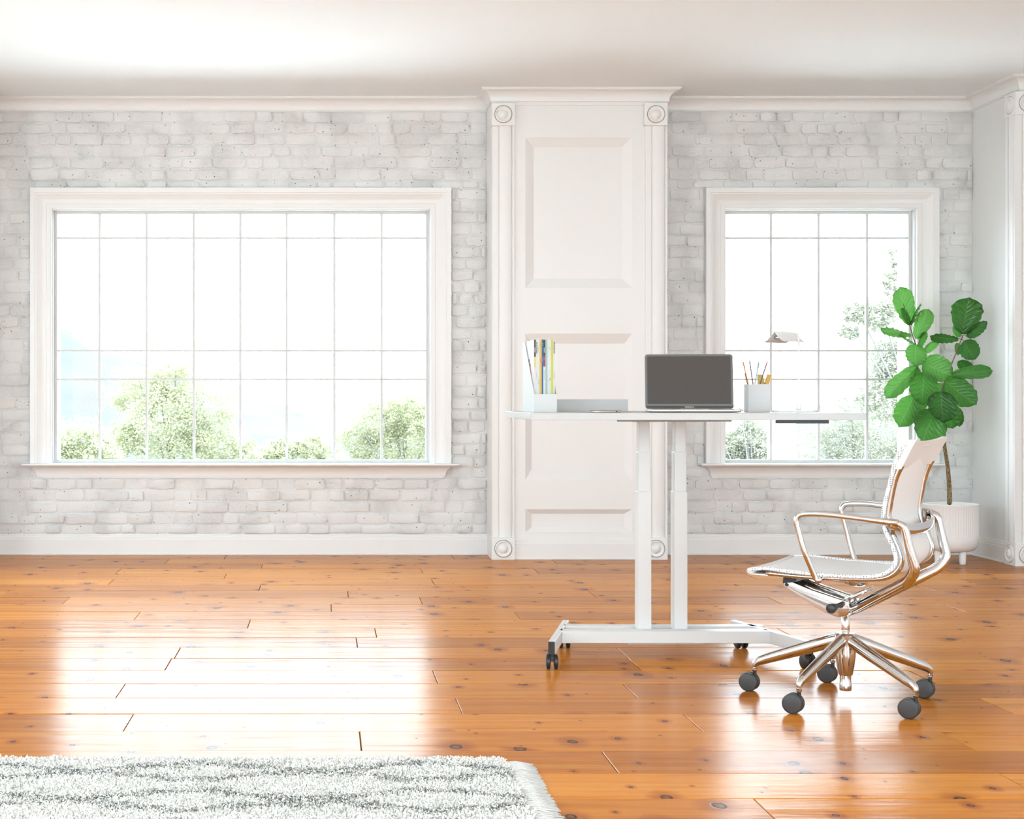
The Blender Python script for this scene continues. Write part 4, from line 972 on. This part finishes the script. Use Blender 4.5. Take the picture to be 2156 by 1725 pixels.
def leaf(b, t_, wpx, dyb=0, dyt=-.03, yaw=0, mi=0, bend=.25, shape='fid', stem=None):
    """b, t = picture points of base and tip; wpx = visible full width; yaw turns the blade about its midrib"""
    B = PL(*b, dyb); T = PL(*t_, dyt); ax = T - B; L = ax.length; ax.normalize()
    vw = Vector((0, -1, 0)); vw = (vw - ax * vw.dot(ax)).normalized()
    nrm = Matrix.Rotation(math.radians(yaw), 3, ax) @ vw; sd = ax.cross(nrm).normalized()
    W = wpx * PY_ / F / max(.3, math.cos(math.radians(yaw))) ; NL, NW = 22, 8
    V = []; Fc = []; UV = []
    ph = lrng.uniform(0, 6); cup_ = lrng.uniform(.10, .2)
    for i in range(NL + 1):
        s_ = i / NL
        # violin outline: narrow base, broad apex
        prof_ = (np.interp(s_, [0, .06, .2, .38, .55, .72, .86, .95, 1], [.10, .42, .70, .84, .96, 1.0, .84, .52, .06]) if shape == 'fid'
                 else np.interp(s_, [0, .08, .25, .45, .62, .8, .93, 1], [.12, .62, .93, 1.0, .96, .80, .45, .05]))
        for j in range(-NW, NW + 1):
            a = j / NW; rip = .045 * L * abs(a) ** 1.5 * math.sin(2*PI*(s_*6.5 - abs(a)*1.1) + (0 if a > 0 else 1.0)) * (1 - .55 * a ** 4)
            edge = 1 + .035 * math.sin(s_ * 31 + ph + a)
            h = cup_ * W * (abs(a) ** 1.3) * -.6 * -1 + rip
            q = B + ax * (L * (s_ + .03 * (1 - abs(a)) * s_)) + sd * (a * W * .5 * prof_ * edge) + nrm * (h - bend * L * (s_ ** 2 - s_ * .9) * -1 * .6)
            V.append(q); UV.append((a * .5 + .5, s_))
    w2 = 2 * NW + 1
    for i in range(NL):
        for j in range(2 * NW): a = i*w2 + j; Fc.append((a, a+1, a+w2+1, a+w2))
    me = bpy.data.meshes.new('leaf'); me.from_pydata(V, [], Fc); uvl = me.uv_layers.new(name='UVMap')
    for lp in me.loops: uvl.data[lp.index].uv = UV[lp.vertex_index]
    me.polygons.foreach_set('use_smooth', [True] * len(Fc)); me.update()
    link('leaf', me, LEAFS[mi], plant)
    return B
pet = MB()
def lf(*a, att=None, **k):
    B = leaf(*a, **k)
    if att: A_ = PL(*att[:2], att[2] if len(att) > 2 else 0); pet.tube([A_, (A_ + B) / 2 + Vector((0, 0, .004)), B], .0016, n=6)
lf((1915, 685), (1893, 606), 50, .04, .05, 10, 1)
lf((1915, 684), (1896, 650), 22, .03, .0, 35, 1, shape='o')
lf((1916, 684), (1936, 640), 13, .03, .03, 62, 0, shape='o')
lf((1929, 714), (1955, 652), 35, .04, .02, -15, 1)
lf((1919, 706), (1855, 692), 15, .04, .0, -55, 1, bend=-.35)
lf((1929, 728), (1884, 699), 10, .04, .06, 60, 1)
lf((1934, 734), (1949, 699), 20, .03, .03, 30, 0)
lf((1945, 742), (1977, 717), 19, .02, .02, 15, 1, shape='o', att=(1936, 748, .04))
lf((1928, 726), (1929, 772), 45, .02, -.04, 5, 1, shape='o')
lf((1942, 763), (2003, 792), 59, .0, -.05, -12, 1, shape='o', att=(1952, 775, .04))
lf((1932, 771), (1866, 838), 33, .02, .02, 32, 1, shape='fid', att=(1940, 768, .02), bend=-.3)
lf((1946, 785), (1941, 853), 57, .0, -.06, 10, 0, shape='o', att=(1955, 782, .04))
lf((1990, 803), (2054, 852), 58, -.02, -.08, -8, 0, shape='o', att=(1988, 806, -.03))
lf((1981, 826), (1986, 890), 64, -.04, -.10, 0, 2, shape='o')
lf((1968, 868), (1940, 936), 78, -.02, -.08, -8, 0, shape='o', att=(1981, 862, -.02))
lf((1924, 836), (1892, 900), 50, .03, .0, 12, 1, shape='o', att=(1962, 812, .03))
lf((1927, 842), (1911, 896), 18, .05, .03, 45, 1, shape='o')
lf((1931, 848), (1925, 884), 14, .05, .05, 50, 1, shape='o')
lf((1990, 850), (2006, 902), 48, .02, .0, 15, 0, shape='o')
lf((2014, 858), (2021, 898), 18, .03, .03, 40, 0, shape='o')
lf((2027, 704), (2040, 628), 64, .0, -.02, -8, 2)
lf((2034, 708), (2077, 677), 27, .0, -.02, 25, 2, shape='o', bend=-.3, att=(2027, 706))
lf((2017, 714), (1959, 708), 19, .0, -.04, -45, 2, bend=-.2, att=(2026, 716))
lf((2019, 711), (2009, 684), 21, .02, .04, 20, 1, shape='o')
lf((2029, 718), (2052, 757), 44, -.02, -.03, 0, 2, shape='o', att=(2023, 715))
lf((2001, 792), (2089, 781), 30, -.02, -.06, -20, 0, bend=-.42, att=(1993, 797, -.02))
lf((2017, 760), (2054, 786), 22, .05, .06, 30, 2, shape='o')
lf((1994, 796), (2024, 789), 11, .05, .05, 40, 1, shape='o')
lf((1984, 808), (1974, 832), 24, .05, .04, 20, 1, shape='o')
lf((1998, 812), (2010, 850), 30, .06, .05, 20, 0, shape='o')
lf((1935, 776), (1912, 798), 20, .05, .06, 35, 1, shape='o')
lf((2016, 722), (2018, 748), 8, .05, .06, 55, 1, shape='o')
lf((1947, 838), (1930, 870), 22, .07, .07, 25, 1, shape='o')
pet.build('petiole', TWIG, plant)

# ------------------------------------------------------------------ rug
RGX0, RGX1, RGY0, RGY1 = -1.95, .500, 2.15, 3.972
rug = empty('shag_rug', (-.7, 3.0, 0), 'cream shaggy rug with wavy charcoal lines and a fringed end at the lower left', 'rug')
ro = rug.location
RUGM = mat('cream_and_charcoal_pile', (.8, .78, .73), .95, 0, .1); t = NT(RUGM); p = t.pos()
sx = t.n('ShaderNodeSeparateXYZ'); t.l(p, sx.inputs[0])
wob = t.math('MULTIPLY', t.math('SUBTRACT', t.noise(p, 9, 3, .6), .5), .10)
wob2 = t.math('MULTIPLY', t.math('SUBTRACT', t.noise(t.mapping(p, (1, 1, 1), (7, 3, 0)), 45, 2, .6), .5), .035)
def wave(A_, ph, y0):
    s_ = t.math('SINE', t.math('ADD', t.math('MULTIPLY', sx.outputs[0], 2*PI/.62), ph))
    yy = t.math('ADD', t.math('MULTIPLY', s_, A_), y0)
    return t.math('ABSOLUTE', t.math('SUBTRACT', t.math('ADD', t.math('ADD', sx.outputs[1], wob), wob2), yy))
ds = None
for A_, ph, y0 in ((.035, -1.25, 3.865), (.035, 1.9, 3.775), (.035, -1.25, 3.60), (.035, 1.9, 3.50), (.035, -1.25, 3.33), (.035, 1.9, 3.2), (.035, -1.25, 3.0)):
    w = wave(A_, ph, y0); ds = w if ds is None else t.math('MINIMUM', ds, w)
line = t.ramp(ds, [(.0, .72), (.018, .58), (.04, .22), (.12, .04)])
spk = t.noise(p, 130, 3, .8)
col = t.math('GREATER_THAN', t.math('ADD', line, t.math('MULTIPLY', t.math('SUBTRACT', spk, .5), 4.0)), .72)
brn = t.math('GREATER_THAN', t.math('ADD', t.noise(t.mapping(p, (1, .5, 1)), 14, 2), t.math('MULTIPLY', t.noise(p, 170, 2), .6)), 1.0)
cc = t.mix(t.noise(p, 300, 2), (.84, .80, .74), (.93, .90, .85))
cc = t.mix(t.math('MULTIPLY', brn, .55), cc, (.42, .38, .31)); cc = t.mix(t.math('MULTIPLY', col, .85), cc, (.05, .055, .06)); t.l(cc, t.b.inputs['Base Color'])
mb = MB(); slab(mb, RGX1 - RGX0, RGY1 - RGY0, .05, .0005, .009, .003, lambda x, y, z: (x + (RGX0+RGX1)/2 - ro.x, y + (RGY0+RGY1)/2 - ro.y, z)); mb.build('backing', RUGM, rug)
rg = np.random.default_rng(3)
NT_ = 150000
vx0, vx1, vy0, vy1 = -1.05, RGX1, 3.36, RGY1
X = rg.uniform(vx0, vx1, NT_); Y = rg.uniform(vy0, vy1, NT_)
# rounded corner
cr = .04; dx = np.maximum(0, X - (RGX1 - cr)); dy = np.maximum(0, Y - (RGY1 - cr)); keep = dx*dx + dy*dy < cr*cr; X = X[keep]; Y = Y[keep]; n = len(X)
hgt = rg.uniform(.010, .022, n) * (0.9 + .2 * np.sin(X * 40) * np.sin(Y * 35)); ang = rg.uniform(0, 2*PI, n); lean = rg.normal(0, .007, (n, 2)); hw = rg.uniform(.0016, .0030, n)
z0 = np.full(n, .007)
V = np.zeros((n, 4, 3)); ca, sa_ = np.cos(ang) * hw, np.sin(ang) * hw
V[:, 0] = np.c_[X - ca, Y - sa_, z0]; V[:, 1] = np.c_[X + ca, Y + sa_, z0]
V[:, 2] = np.c_[X + lean[:, 0] + ca * .8, Y + lean[:, 1] + sa_ * .8, z0 + hgt]; V[:, 3] = np.c_[X + lean[:, 0] - ca * .8, Y + lean[:, 1] - sa_ * .8, z0 + hgt]
V = V.reshape(-1, 3) - np.array(ro)
me = bpy.data.meshes.new('pile'); me.vertices.add(len(V)); me.vertices.foreach_set('co', V.ravel()); me.loops.add(n*4); me.loops.foreach_set('vertex_index', np.arange(n*4)); me.polygons.add(n); me.polygons.foreach_set('loop_start', np.arange(n)*4); me.update(); me.validate()
link('pile', me, RUGM, rug, kind='stuff')
FRM = mat('off_white_fringe_yarn', (.80, .79, .77), .9)
mb = MB(); fr_ = random.Random(8)
for k in range(900):
    y = fr_.uniform(3.30, RGY1 - .012); L = fr_.uniform(.065, .098); x = RGX1 - .012; z = fr_.uniform(.004, .013); dy = fr_.gauss(0, .012)
    mb.tube([(x - ro.x, y - ro.y, z), (x + L*.5 - ro.x, y + dy*.4 - ro.y, z + .003), (x + L - ro.x, y + dy - ro.y, fr_.uniform(.002, .007))], [.0022, .0018, .0012], n=3)
mb.build('fringe', FRM, rug, kind='stuff')
mb = MB(); mb.box(RGX1 - .02 - ro.x, RGX1 + .072 - ro.x, RGY0 + .02 - ro.y, RGY1 - .014 - ro.y, .0005, .0025); mb.build('fringe_web', FRM, rug)
